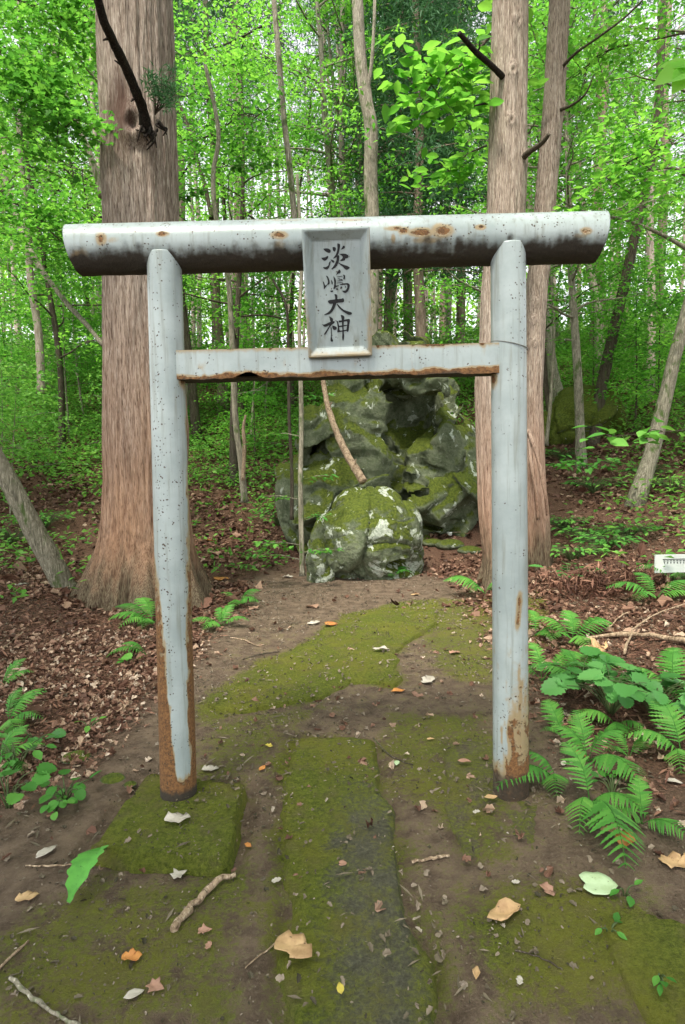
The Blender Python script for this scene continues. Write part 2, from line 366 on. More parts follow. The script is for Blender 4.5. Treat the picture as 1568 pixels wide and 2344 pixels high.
def edge_dist(poly, x, y):
    d = np.full(x.shape, 1e9)
    for i in range(len(poly)):
        a = np.array(poly[i]); b = np.array(poly[(i + 1) % len(poly)]); ab = b - a
        t = np.clip(((x - a[0]) * ab[0] + (y - a[1]) * ab[1]) / (ab @ ab), 0, 1)
        d = np.minimum(d, np.hypot(x - a[0] - t * ab[0], y - a[1] - t * ab[1]))
    return d
MOSSW = [([flat(*p) for p in poly], s) for poly, s in MOSS]
def moss_at(x, y):
    wx = x + .13 * fbm(x * 4, y * 4, 1, 4); wy = y + .13 * fbm(x * 4, y * 4, 11, 3)
    m = np.zeros(x.shape)
    for poly, s in MOSSW:
        d = edge_dist(poly, wx, wy); ins = inside(poly, wx, wy); sd_ = np.where(ins, d, -d)
        m = np.maximum(m, s * sstep(-.2, .14, sd_))
    amb = .3 * sstep(1.6, .9, np.abs(x - .1)) * sstep(7, 5, y)
    return np.maximum(m, amb)
def litter_at(x, y):
    l = sstep(-1.0, -1.5, x + .25 * fbm(x * 1.5, y * 1.5, 5, 2)) * sstep(2.3, 3.2, y - (x + 1.0) * .3)
    r = sstep(1.1, 1.6, x + .2 * fbm(x * 1.5, y * 1.5, 8, 2)) * sstep(2.0, 2.6, y)
    f = sstep(7.6, 9.5, y)
    return np.clip(np.maximum(np.maximum(l, r), f), 0, 1)
def axis(segs):
    out = []
    for a, b, s in segs: out += list(np.arange(a, b, s))
    return np.array(out + [segs[-1][1]])
gy = axis([(-8, 1, .5), (1, 4.6, .024), (4.6, 10, .05), (10, 26, .2), (26, 90, 2)])
gx = axis([(-70, -15, 2.5), (-15, -5, .25), (-5, -2.1, .06), (-2.1, 2.1, .024), (2.1, 5, .06), (5, 15, .25), (15, 70, 2.5)])
GX, GY = np.meshgrid(gx, gy); gxr, gyr = GX.ravel(), GY.ravel()
gm = moss_at(gxr, gyr); gz = terrain(gxr, gyr) + .012 * gm * sstep(6, 4, gyr)
ny, nx = GX.shape; ii = np.arange(ny - 1)[:, None] * nx + np.arange(nx - 1)[None]
# worn joints where the soil has washed out beside the slabs
_g = np.where((np.abs(gxr) < 1.6) & (gyr > .9) & (gyr < 4.0))[0]; _x, _y = gxr[_g], gyr[_g]
_w = .02 * fbm(_x * 7, _y * 7, 2, 3)
for _poly, _dp in (([flat(650, 1745), flat(700, 1690), flat(855, 1695), flat(880, 1790), flat(905, 1890), flat(935, 2050), flat(985, 2200), flat(1040, 2450), flat(640, 2450), flat(650, 2200), flat(655, 2000), flat(635, 1860)], .04),
                   ([flat(185, 1958, .0), flat(340, 1768, .0), flat(572, 1800, .0), flat(528, 1998, .0)], .045), ([flat(1040, 1700), flat(1050, 1850), flat(1070, 1975), flat(1052, 1850)], .05)):
    gz[_g] -= _dp * np.exp(-((edge_dist(_poly, _x, _y) + _w - .012) / .028)**2) * (.55 + .45 * fbm(_x * 3, _y * 3, 8, 2))
ground = link('ground', mesh_np('ground', np.stack([gxr, gyr, gz], 1), [np.stack([ii, ii + 1, ii + nx + 1, ii + nx], -1).reshape(-1, 4)], M['ground'], True, {'moss': gm, 'litter': litter_at(gxr, gyr), 'stone': 0 * gm}))
tag(ground, kind='structure')

def slab(name, poly, th_, seed, moss, stone, label=None, cat=None, kind=None, amp=.012, mat='ground', res=.02, tilt=0):
    """thick stone slab with a worn outline; poly in world xy"""
    xs = [p[0] for p in poly]; ys = [p[1] for p in poly]
    X, Y = np.meshgrid(np.arange(min(xs) - .1, max(xs) + .1, res), np.arange(min(ys) - .1, max(ys) + .1, res)); x, y = X.ravel(), Y.ravel()
    wk = .025 if name == 'footing_slab' else .055; wx = x + wk * fbm(x * 5 + seed, y * 5, 2, 4); wy = y + wk * fbm(x * 6, y * 6 + seed, 12, 3)
    d = edge_dist(poly, wx, wy); s = np.where(inside(poly, wx, wy), d, -d)
    zt = base_h(x, y) + .0 + amp * fbm(x * 3 + seed, y * 3, 4, 3) + .003 * fbm(x * 40, y * 40, 4, 2)
    prof = sstep(-.01, .03, s) if name == 'path' else sstep(-.006, .014, s); z = terrain(x, y) - .05 + (zt + th_ - terrain(x, y) + .05) * prof
    n_y, n_x = X.shape; i_ = np.arange(n_y - 1)[:, None] * n_x + np.arange(n_x - 1)[None]
    Fq = np.stack([i_, i_ + 1, i_ + n_x + 1, i_ + n_x], -1).reshape(-1, 4)
    keep = (s[Fq] > -.035).any(1); Fq = Fq[keep]
    used = np.unique(Fq); remap = -np.ones(len(x), int); remap[used] = np.arange(len(used))
    V = np.stack([x, y, z], 1)[used]; mo = (moss if np.isscalar(moss) else moss(x, y))
    mo = (mo + 0 * x)[used]; st = (stone + 0 * x)[used]
    # closed underside
    n0 = len(V); V2 = V.copy(); V2[:, 2] = terrain(V[:, 0], V[:, 1]) - .09
    F2 = remap[Fq]; me = mesh_np(name, np.concatenate([V, V2]), [F2, F2[:, ::-1] + n0], M[mat], True, {'moss': np.tile(mo, 2), 'litter': 0 * np.tile(mo, 2), 'stone': np.tile(st, 2)})
    return tag(link(name, me), label, cat, None, kind)
footL = [flat(192, 1952, .06), flat(345, 1768, .06), flat(565, 1800, .06), flat(520, 1985, .06)]
slab('footing_slab', footL, .075, 3, .98, .2, 'thick moss covered square stone slab under the left gate post', 'stone slab')
pathp = [flat(650, 1745), flat(700, 1690), flat(855, 1695), flat(880, 1790), flat(905, 1890), flat(935, 2050), flat(985, 2200), flat(1040, 2450), flat(640, 2450), flat(650, 2200), flat(655, 2000), flat(635, 1860)]
slab('path', pathp, .024, 9, lambda x, y: .38 + .4 * sstep(-.32, -.15, -np.abs(x + .02) * -1 - .3) * 0 + .45 * sstep(.0, .28, np.abs(x - .08)) * sstep(3.4, 2.0, y) + .3 * sstep(2.2, 2.8, y), .75, kind='structure')
m1 = [flat(*p) for p in [(470, 1620), (620, 1530), (760, 1440), (880, 1395), (1000, 1385), (1008, 1430), (935, 1470), (905, 1500), (922, 1560), (900, 1577), (800, 1566), (740, 1600), (560, 1640)]]
slab('mossy_stone', m1, .03, 21, .95, .3, 'broad flat stone under bright yellow green moss in the path behind the gate', 'stone', amp=.03)
m2 = [flat(*p) for p in [(1015, 1705), (1180, 1700), (1240, 1840), (1235, 1990), (1060, 1975), (1010, 1860)]]
slab('footing_slab', m2, .012, 33, .55, .4, 'worn stone slab half buried in soil under the right gate post', 'stone slab')
m3 = [flat(*p) for p in [(1390, 2150), (1430, 2128), (1520, 2140), (1640, 2160), (1760, 2420), (1500, 2450), (1420, 2300)]]
slab('mossy_stone', m3, .03, 41, .9, .3, 'dark green mossy stone in the bottom right corner of the ground', 'stone', amp=.02)

# ------------------------------------------------------------------ the gate
GYY = 2.47; KG = GYY / 2.75      # distance of the gate
gate = bpy.data.objects.new('torii_gate', None); col.objects.link(gate)
gb = P(411, 1840, GYY); gate.location = ((gb.x + P(1170, 1795, GYY).x) / 2, GYY, .03)
tag(gate, 'pale blue painted metal shrine gate with rust patches standing over the mossy path', 'shrine gate')
bpy.context.view_layer.update()
GI = np.array(gate.location)
def gpart(name, V, Fs, mat, attrs=None, smooth=True, parent=None):
    me = mesh_np(name, np.asarray(V) - GI, Fs, mat, smooth, attrs); o = link(name, me, parent or gate); return o
def cyl(p0, p1, r0, r1, n, m, cut=None):
    p0, p1 = np.array(p0), np.array(p1); T = (p1 - p0) / np.linalg.norm(p1 - p0)
    fy = np.array([0, -1.0, 0]); A = np.cross(T, fy); A /= np.linalg.norm(A); B = np.cross(A, T); B /= np.linalg.norm(B)
    t = np.linspace(0, 1, m); a = np.linspace(0, 2 * np.pi, n, endpoint=False)
    TT, AA = np.meshgrid(t, a, indexing='ij'); rr = r0 + (r1 - r0) * TT
    return T, A, B, TT, AA, rr
def gridfaces(m, n, caps=True):
    i = np.arange(m - 1)[:, None] * n; j = np.arange(n)[None]; j2 = (j + 1) % n
    Fq = np.stack([i + j, i + j2, i + n + j2, i + n + j], -1).reshape(-1, 4); Fs = [Fq]
    if caps: Fs += [np.arange(n)[None, ::-1], (np.arange(n) + (m - 1) * n)[None]]
    return Fs
def pxy(V):   # photo rows/cols of points for placing stains
    q = (np.asarray(V) - np.array([0, 0, EYE])) @ np.array(R3); return CW / 2 + F * q[:, 0] / -q[:, 2], CH / 2 - F * q[:, 1] / -q[:, 2]
def post(px0, py0, px1, py1, r0, r1, side):
    p0, p1 = P(px0, py0, GYY), P(px1, py1, GYY); n, m = 72, 420
    T, A, B, TT, AA, rr = cyl(p0, p1, r0, r1, n, m)
    V = np.array(p0) + TT[..., None] * (np.array(p1) - np.array(p0)) + rr[..., None] * (np.cos(AA)[..., None] * A + np.sin(AA)[..., None] * B)
    V = V.reshape(-1, 3); a = AA.ravel()
    c = np.array(p0) + TT.reshape(-1, 1) * (np.array(p1) - np.array(p0)); off = V - c
    vd = np.array([gate.location.x * 0 + c[0, 0], GYY]); vd /= np.linalg.norm(vd); un = off[:, :2] / np.hypot(off[:, 0], off[:, 1])[:, None]
    s = un[:, 0] * vd[1] - un[:, 1] * vd[0]; back = un @ vd > 0; s = np.where(back, np.sign(s) * (2 - np.abs(s)), s); z = c[:, 2]
    cx, yy = pxy(c)
    nz_ = fbm(s * 3 + side * 9, z * 5, 1, 4); nz2 = fbm(s * 8, z * 14 + side * 5, 2, 4)
    if side < 0:
        sl_ = np.interp(yy, [600, 1150, 1250, 1350, 1500, 1650, 1750, 1790], [-1.4, -1.15, -.95, -.62, -.42, -.22, .0, .12])
        sr_ = np.interp(yy, [600, 870, 900, 1150, 1350, 1500, 1700, 1790], [1.6, 1.4, .95, .8, .62, .55, .62, .5])
        out = np.maximum(sl_ - s, s - sr_) + .2 * nz2 + .08 * nz_
        rust = sstep(-.03, .22, out) * np.interp(yy, [850, 1200, 1400, 1600], [.45, .55, .68, .95]) + .9 * sstep(1745, 1790, yy + 12 * nz2)
        speck = .9 * np.exp(-((s + .45) / .35)**2) + .5 * np.exp(-((s - .6) / .2)**2) + .2
    else:
        out = sstep(.1, .9, s + .3 * nz_); rust = .5 * sstep(1400, 1700, yy) * sstep(-.6, .3, s + .5 * nz2) + .28 * sstep(.1, .6, nz2) * sstep(1300, 1500, yy) + .5 * sstep(1700, 1765, yy)
        rust += .75 * np.exp(-((s - .45 + (yy - 1400) * .002) / .17)**2) * sstep(1330, 1370, yy) * sstep(1450, 1410, yy)
        rust += .35 * np.exp(-((s - .1) / .25)**2) * sstep(1600, 1640, yy)
        rust += .3 * sstep(.9, 1.05, s) * sstep(870, 950, yy)
        speck = .8 * sstep(.1, .7, s) * sstep(1000, 700, yy) + .45 * sstep(1450, 1600, yy) + .12
    # splash of rust near the joint with the tie beam
    yn = 872 if side < 0 else 868
    rust += .8 * np.exp(-((s + side * .85) / .25)**2) * np.exp(-((yy - yn) / 22)**2)
    grime_shade = 1.3 * sstep(1783, 1803, yy + 8 * nz2) if side < 0 else 1.0 * sstep(1745, 1768, yy + 10 * nz2)
    grime_shade = grime_shade * .72 + .5 * sstep(1.05, 1.3, np.abs(s)) * .4
    rad = 1 + .004 * nz2 * (rust > .4)
    V = c + off * rad[:, None]
    return gpart('post', V, gridfaces(m, n), M['paint'], {'rust': np.clip(rust, 0, 1), 'grime_shade': np.clip(grime_shade, 0, 1), 'speck': speck})
post(411, 1885, 376, 585, .0895 * KG, .0785 * KG, -1)
post(1170, 1860, 1163, 565, .0875 * KG, .0800 * KG, 1)
# top beam: obliquely cut pipe
def beam():
    p0 = P(172, 574, GYY + .03); p1 = P(1370, 544, GYY + .03); r = .113 * KG; n, m = 120, 520
    T, A, B, TT, AA, rr = cyl(p0, p1, r, r, n, m)
    off = np.cos(AA)[..., None] * A + np.sin(AA)[..., None] * B
    V = np.array(p0) + TT[..., None] * (np.array(p1) - np.array(p0))
    endk = (1 - 2 * TT)                                # slanting cut : top longer than bottom
    V = V + (-np.array(T)) * (endk * np.maximum(np.abs(endk) - .8, 0) / .2 * .016 * off[..., 2])[..., None]
    V = (V + off * r).reshape(-1, 3); off = off.reshape(-1, 3); cx, cy = pxy(V)
    f = -off[:, 1]; up = off[:, 2]; xx = V[:, 0]
    nz2 = fbm(xx * 14, off[:, 2] * 4, off[:, 1] * 4, 4); nz1 = fbm(xx * 3, off[:, 2] * 2, off[:, 1] * 2, 3)
    rust = .12 * sstep(.3, -.2, up)
    for (px_, py_, sx, sy, a) in [(232, 547, 14, 16, .75), (372, 535, 16, 7, .8), (255, 550, 22, 10, .3), (638, 538, 22, 10, .8), (640, 560, 16, 20, .35), (905, 523, 30, 7, .6), (900, 545, 6, 14, .55), (925, 528, 16, 10, .7), (965, 532, 34, 12, .85), (1012, 528, 28, 16, .9), (975, 550, 40, 10, .5), (1100, 520, 14, 7, .8), (1343, 528, 16, 10, .7), (1325, 540, 20, 8, .4), (180, 585, 22, 16, .6), (800, 503, 60, 4, .4), (640, 503, 90, 4, .3)]:
        rust = np.maximum(rust, a * np.exp(-(((cx - px_) / sx)**2 + ((cy - py_) / sy)**2)**1.3) * (f > -.3))
    streak = fbm(xx * 38, up * .8, 0, 3)
    grime_shade = .8 * sstep(-.15, -.95, up + .3 * nz2 + .22 * streak) + .35 * sstep(.1, -.7, up + .45 * streak) + .3 * sstep(-.8, -.98, up)  # mould and crust, with the underside's shading gradient painted into the same mask
    speck = .5 + .5 * sstep(.5, .9, up)
    V = V + off * (.004 * nz2 * sstep(-.5, -.9, up) )[:, None]
    rust = np.maximum(rust, .42 * sstep(.25, .6, streak) * sstep(.2, .5, fbm(xx * 5, xx * 0, 8, 2) + .3) * sstep(.9, .2, up))
    o = gpart('top_beam', V, gridfaces(m, n), M['paint'], {'rust': np.clip(rust, 0, 1), 'grime_shade': np.clip(grime_shade, 0, 1), 'speck': speck})
beam()
# tie beam: hollow box, ragged rusted lower edge
def tie():
    m = 520; L0 = P(398, 841, GYY); R0 = P(1150, 823, GYY); hh = .068 * KG; tk = .055 * KG
    t = np.linspace(0, 1, m); c = np.array(L0) + t[:, None] * (np.array(R0) - np.array(L0)); x = c[:, 0]
    rag = .014 * fbm(x * 9, 0 * x, 0, 4) + .006 * fbm(x * 40, 0 * x, 3, 3)
    hole = .028 * np.exp(-((pxy(c)[0] - 575) / 28)**2)
    sec = [(-1, 1, 0), (-1, .6, 0), (-1, .2, 0), (-1, -.2, 0), (-1, -.45, 0), (-1, -.6, 0), (-1, -.75, 0), (-1, -.88, 0), (-1, -1, 1), (-.5, -1.02, .3), (.5, -1, .3), (1, -1, .5), (1, 0, 0), (1, 1, 0), (0, 1.02, 0)]
    V = []; ru = []; gr = []
    for (sy, sz, rg) in sec:
        p = c.copy(); p[:, 1] += sy * tk; p[:, 2] += sz * hh + (rag * .55 + hole) * rg * (1 if sy < 0 else .3); V.append(p)
        st = fbm(x * 30, 0 * x + sz * .8, 5, 3)
        b = sstep(-.50, -.86, sz + .28 * fbm(x * 13, 0 * x + sz * 2, 9, 4) - 10 * hole * .6)
        ru.append(np.clip(b * .95 + (.55 * sstep(.2, .6, st) * .5 if sz > .5 else .28 * sstep(.25, .6, st)) * (sy < 0) + (.5 if sz >= 1 else 0), 0, 1))
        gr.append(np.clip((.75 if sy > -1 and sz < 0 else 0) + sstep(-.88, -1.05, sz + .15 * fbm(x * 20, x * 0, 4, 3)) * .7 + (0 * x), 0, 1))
    k = len(sec); V = np.stack(V, 1).reshape(-1, 3); ru = np.stack(ru, 1).ravel(); gr = np.stack(gr, 1).ravel()
    gpart('tie_beam', V, gridfaces(m, k)[:1] + [np.arange(k)[None], (np.arange(k) + (m - 1) * k)[None, ::-1]], M['paint'], {'rust': ru, 'grime_shade': gr, 'speck': 0 * ru + .45}, smooth=False)
tie()
# wire round the right post
wpts = []
pc = P(1166, 798, GYY)
for i in range(33):
    a = 2 * math.pi * i / 32; wpts.append((pc.x + .0755 * math.sin(a), pc.y - .0755 * math.cos(a), pc.z + .012 - .020 * math.sin(a + .3)))
V, Fs = tube(wpts, .0022, 6); gpart('wire_loop', V, Fs, M['wire'])
# plaque
PD = 2.545 * KG; tm = P(768, 521, PD); bm_ = P(779, 817, 2.665 * KG); W_ = .296 * KG; Hh = (tm - bm_).length
vv = (tm - bm_).normalized(); uu = (P(843, 519, PD) - P(693, 525, PD)).normalized(); uu = (uu - vv * uu.dot(vv)).normalized(); nn = uu.cross(vv) ; 
if nn.y > 0: nn = -nn
pc0 = (tm + bm_) / 2
def pl(u, v, n): return tuple(pc0 + uu * u * W_ / 2 + vv * v * Hh / 2 + nn * n)
iw, ih = (W_ / 2 - .036) / (W_ / 2), (Hh / 2 - .04) / (Hh / 2)
def plaque():
    ring = lambda u, v, n: [pl(-u, -v, n), pl(u, -v, n), pl(u, v, n), pl(-u, v, n)]
    lip = 1 - .008 / (W_ / 2); lv = 1 - .008 / (Hh / 2)
    V = ring(1, 1, -.06) + ring(1, 1, 0) + ring(lip, lv, .003) + ring(iw, ih, -.028) + ring(iw - .01, ih - .005, -.030) + [pl(0, 0, -.03)]
    rings = []
    for k in range(4):
        for i in range(4):
            j = (i + 1) % 4; rings.append((k * 4 + i, k * 4 + j, k * 4 + 4 + j, k * 4 + 4 + i))
    bmesh_ = mesh_np('plaque', np.array(V) - GI, [np.array(rings), np.array([[16, 17, 18, 19], [3, 2, 1, 0]])], M['paint'], False)
    return bmesh_
import bmesh
pm = plaque(); bm = bmesh.new(); bm.from_mesh(pm); bmesh.ops.bevel(bm, geom=list(bm.edges), offset=.0022, segments=2, affect='EDGES'); bm.to_mesh(pm); bm.free()
cn = np.zeros(len(pm.vertices) * 3); pm.vertices.foreach_get('co', cn); cn = cn.reshape(-1, 3) + GI; loc = cn - np.array(pc0)
lu = loc @ np.array(uu); lv_ = loc @ np.array(vv)
for k_, a_ in {'rust': .38 * (np.abs(lu) > W_ * .47) * (fbm(lv_ * 20, lu * 3, 0, 3) > .1) + .4 * (lv_ < -Hh * .47), 'grime_shade': 0 * lu, 'speck': 0 * lu + .1}.items():
    at = pm.attributes.new(k_, 'FLOAT', 'POINT'); at.data.foreach_set('value', a_.astype(np.float32))
plq = link('name_plaque', pm, gate); plq['label'] = 'pale blue recessed name board with four black brushed characters'
CH4 = [[[(500, 490), (560, 484), (605, 505), (612, 530), (600, 552), (560, 545), (520, 520)], [(470, 628), (520, 622), (572, 600), (568, 635), (540, 665), (510, 672), (480, 650)],
        [(497, 770), (540, 768), (575, 745), (585, 705), (612, 680), (600, 740), (575, 795), (540, 806), (505, 790)], [(640, 468), (665, 464), (688, 474), (690, 505), (672, 535), (645, 512)],
        [(712, 410), (745, 415), (755, 440), (748, 500), (728, 575), (695, 622), (650, 638), (690, 580), (712, 510), (714, 450)], [(800, 445), (825, 448), (828, 475), (800, 495), (768, 502), (785, 475)],
        [(742, 570), (800, 565), (850, 572), (885, 598), (875, 630), (838, 638), (830, 665), (790, 675), (755, 672), (788, 640), (795, 612), (772, 590)], [(610, 655), (650, 665), (668, 685), (655, 705), (630, 690)],
        [(700, 600), (738, 590), (744, 640), (727, 710), (690, 770), (640, 803), (622, 797), (660, 750), (692, 690), (703, 640)], [(733, 700), (765, 718), (830, 742), (870, 755), (905, 782), (862, 810), (832, 800), (800, 768), (742, 720)]],
       [[(490, 988), (508, 1000), (530, 1052), (562, 1028), (556, 1048), (520, 1100), (508, 1095), (503, 1050)], [(540, 903), (567, 914), (592, 970), (594, 1028), (563, 1036), (570, 980)], [(618, 962), (642, 1000), (640, 1036), (624, 1020)],
        [(655, 920), (677, 935), (694, 985), (692, 1050), (740, 1046), (715, 1067), (692, 1080), (672, 1102), (653, 1102), (666, 1040), (663, 975)], [(740, 806), (762, 830), (758, 860), (722, 872), (698, 890), (714, 850)],
        [(798, 885), (826, 895), (833, 925), (826, 957), (803, 947), (811, 920)], [(712, 916), (785, 906), (787, 912), (714, 922)], [(722, 944), (792, 960), (790, 972), (770, 966), (722, 951)], [(716, 980), (788, 972), (788, 978), (716, 987)], [(712, 1010), (785, 1000), (785, 1006), (712, 1017)],
        [(755, 1030), (830, 1018), (880, 1018), (903, 1045), (896, 1095), (870, 1147), (830, 1166), (788, 1134), (835, 1128), (861, 1095), (866, 1050), (838, 1036), (765, 1044)],
        [(762, 1072), (775, 1066), (790, 1080), (776, 1092), (763, 1085)], [(828, 1070), (840, 1064), (848, 1076), (836, 1084)], [(686, 1098), (712, 1096), (728, 1108), (712, 1120), (695, 1112)], [(607, 1132), (630, 1127), (652, 1134), (632, 1153), (612, 1146)]],
       [[(666, 1188), (690, 1184), (713, 1205), (710, 1270), (682, 1275), (680, 1225)], [(568, 1290), (600, 1275), (690, 1262), (770, 1255), (803, 1246), (817, 1272), (806, 1306), (740, 1312), (680, 1326), (600, 1330), (575, 1310)],
        [(652, 1318), (697, 1316), (682, 1370), (645, 1440), (603, 1482), (550, 1500), (508, 1500), (570, 1463), (618, 1408)], [(704, 1332), (726, 1345), (790, 1408), (850, 1438), (932, 1466), (929, 1492), (890, 1501), (848, 1480), (778, 1432), (728, 1378)]],
       [[(588, 1523), (625, 1543), (647, 1565), (642, 1607), (613, 1607), (598, 1565)], [(481, 1643), (520, 1648), (600, 1610), (667, 1598), (667, 1626), (630, 1652), (590, 1702), (545, 1782), (508, 1802), (558, 1720), (592, 1662), (540, 1682), (508, 1676)],
        [(611, 1690), (626, 1700), (632, 1850), (649, 1890), (641, 1911), (614, 1906), (610, 1870), (617, 1800)], [(638, 1663), (680, 1675), (702, 1690), (700, 1722), (660, 1732), (638, 1700)],
        [(700, 1593), (723, 1602), (742, 1680), (750, 1738), (800, 1736), (852, 1728), (852, 1746), (760, 1760), (714, 1767), (719, 1700), (711, 1640)], [(733, 1588), (780, 1585), (850, 1570), (895, 1563), (907, 1590), (896, 1650), (884, 1752), (853, 1747), (860, 1680), (864, 1606), (830, 1602), (780, 1612), (738, 1617)],
        [(763, 1503), (800, 1510), (822, 1540), (813, 1600), (810, 1700), (813, 1780), (819, 1830), (800, 1897), (787, 1840), (791, 1750), (784, 1640), (778, 1560)], [(733, 1670), (852, 1655), (852, 1669), (737, 1689)]]]
def pm_uv(x, y):   # photo position -> point on the recessed panel (depth -.03), via its plane
    px_ = (1100 + x / 4.0417) * .6049; py_ = (820 + y / 4.0417) * .6049
    d = ray(px_, py_); o = Vector((0, 0, EYE)); q = pc0 + nn * (-.0295); t = (q - o).dot(nn) / d.dot(nn); return o + d * t
for ch, nm in zip(CH4, ('topmost brushed character', 'second brushed character', 'third brushed character', 'lowest brushed character')):
    V = []; Fl = []; Fsid = []
    for poly in ch:
        pts = smooth_path([(*p, 0) for p in poly + poly[:1]], 3)[:-1]; k = len(pts); b0 = len(V)
        top = [pm_uv(p.x, p.y) + nn * .0012 for p in pts]; bot = [pm_uv(p.x, p.y) - nn * .002 for p in pts]
        V += [tuple(p) for p in top + bot]; Fl.append(np.arange(k)[None, :] + b0)
        Fsid.append(np.array([[b0 + i, b0 + (i + 1) % k, b0 + k + (i + 1) % k, b0 + k + i] for i in range(k)]))
    me = mesh_np('painted_character', np.array(V) - GI, Fl + Fsid, M['ink'], False)
    c = link('painted_character', me, plq); c['label'] = nm

# ------------------------------------------------------------------ big cedars
def big_trunk(name, prof, n=200, m=520, ridge=.03, seed=0, flare_y=.9, mat='cedar', wob=0.0, knots=()):
    """prof: list of (z, x, y, r)"""
    pr = np.array(prof); z = np.linspace(pr[0, 0], pr[-1, 0], m)
    cx = np.interp(z, pr[:, 0], pr[:, 1]); cy = np.interp(z, pr[:, 0], pr[:, 2]); r = np.interp(z, pr[:, 0], pr[:, 3])
    ks = 15; ker = np.ones(ks) / ks
    for a in (cx, cy, r): a[:] = np.convolve(np.pad(a, ks // 2, 'edge'), ker, 'valid')
    a = np.linspace(0, 2 * np.pi, n, endpoint=False); Z, Aa = np.meshgrid(z, a, indexing='ij')
    ca, sa = np.cos(Aa), np.sin(Aa); q = 3.2
    d = ridge * fbm(ca * q * 4 + seed, sa * q * 4, Z * .8, 4) + ridge * .8 * (np.abs(fbm(ca * q * 2.2 + seed, sa * q * 2.2, Z * .35 + 5, 3)) - .3)
    d += ridge * .5 * fbm(ca * 14 + seed, sa * 14, Z * 3, 3)
    fl = sstep(flare_y, -.1, Z); d += ridge * .9 * (sstep(.12, .3, fbm(ca * 16 + seed, sa * 16, Z * 1.1, 2)) - .3) * (.35 + fl); d += fl * (.24 * fbm(ca * 2.6 + seed, sa * 2.6, Z * .2, 2) + .06 * (1 - 2 * np.abs(fbm(ca * 9 + seed, sa * 9, Z * .9, 3))) + .045 * fbm(ca * 8 + seed, sa * 8, Z * 2.5, 3)) * (r[:, None] / .6)
    d += .012 * fbm(ca * 3, sa * 3, Z * 1.2 + seed, 3)
    for (kz, ka, kr, kh) in knots:
        dd = np.minimum(np.abs(Aa - ka), 2 * np.pi - np.abs(Aa - ka)) * r[:, None]
        g = np.exp(-((dd / kr)**2 + ((Z - kz) / (kr * 1.2))**2)); core = np.exp(-((dd / (kr * .35))**2 + ((Z - kz) / (kr * .5))**2))
        d += kh * g - kh * 1.4 * core
    rr = r[:, None] + d
    V = np.stack([cx[:, None] + rr * ca, cy[:, None] + rr * sa, Z], -1).reshape(-1, 3)
    return V, gridfaces(m, n)
def cpx(px, py, Y): v = P(px, py, Y); return v
def tree_root(name, loc, label, cat, group=None):
    o = bpy.data.objects.new(name, None); col.objects.link(o); o.location = loc; tag(o, label, cat, group); return o
def add_part(root, name, V, Fs, mat, smooth=True, A=None, label=None, shade=None):
    me = mesh_np(name, np.asarray(V) - np.array(root.location), Fs if isinstance(Fs, list) else [Fs], mat, smooth, {'tint': A} if A is not None else None)
    o = link(name, me, root)
    if label: o['label'] = label
    return o
def needles_clump(c, n, rad, rng, size=.05, mb=None, flatk=.4):
    p = rng.normal(size=(n, 3)) * rad * np.array([1, 1, flatk]) + np.array(c); return p
Y1 = 6.7
prof = []
for (py_, l, r_) in [(1440, 150, 520), (1392, 176, 488), (1340, 200, 468), (1300, 214, 452), (1250, 230, 440), (1200, 238, 432), (1100, 244, 424), (1000, 241, 428), (800, 243, 415), (500, 243, 405), (250, 240, 396), (0, 232, 387), (-400, 222, 358)]:
    c = P((l + r_) / 2, py_, Y1); prof.append((c.z, c.x, c.y, (r_ - l) / 2 / F * Y1))
prof.append((13.5, prof[-1][1], Y1, .28))
# knot angle: front = -pi/2 -> 3pi/2
kz = P(345, 285, Y1 - .4).z
V, Fs = big_trunk('trunk', prof, 260, 760, .022, 3, .95, knots=[(kz, 1.5 * math.pi + .18, .16, .1), (kz - .25, 1.5 * math.pi + .3, .2, .03)])
cedar = tree_root('cedar_tree', (prof[3][1], Y1, 0), 'massive straight cedar with flaring roots and a black broken limb, behind the left gate post', 'tree')
add_part(cedar, 'trunk', V, Fs, M['cedar'])
bp = smooth_path([P(335, 300, 6.32), P(328, 255, 6.18), P(316, 222, 6.05), P(290, 160, 5.8), P(256, 88, 5.5), P(235, 40, 5.3), P(205, -80, 5.0)], 8)
mb = MB(); V, Fs = tube(bp, np.interp(np.arange(len(bp)), [0, 8, 20, len(bp) - 1], [.075, .055, .047, .035]), 14, rough=.22, fr=14); mb.add(V, Fs)
for a, b in (((292, 165, 5.82), (262, 138, 5.7)), ((258, 92, 5.52), (236, 92, 5.45)), ((318, 225, 6.06), (300, 232, 6.0))):
    V, Fs = tube(smooth_path([P(*a), P((a[0] + b[0]) / 2, (a[1] + b[1]) / 2 - 3, (a[2] + b[2]) / 2), P(*b)], 4), np.linspace(.02, .006, 9), 7, rough=.2); mb.add(V, Fs)
o = link('dead_limb', mb.mesh('dead_limb', M['black_branch']), cedar); o.matrix_parent_inverse = Matrix.Translation(-Vector(cedar.location)); o['label'] = 'black broken limb rising from a knot'
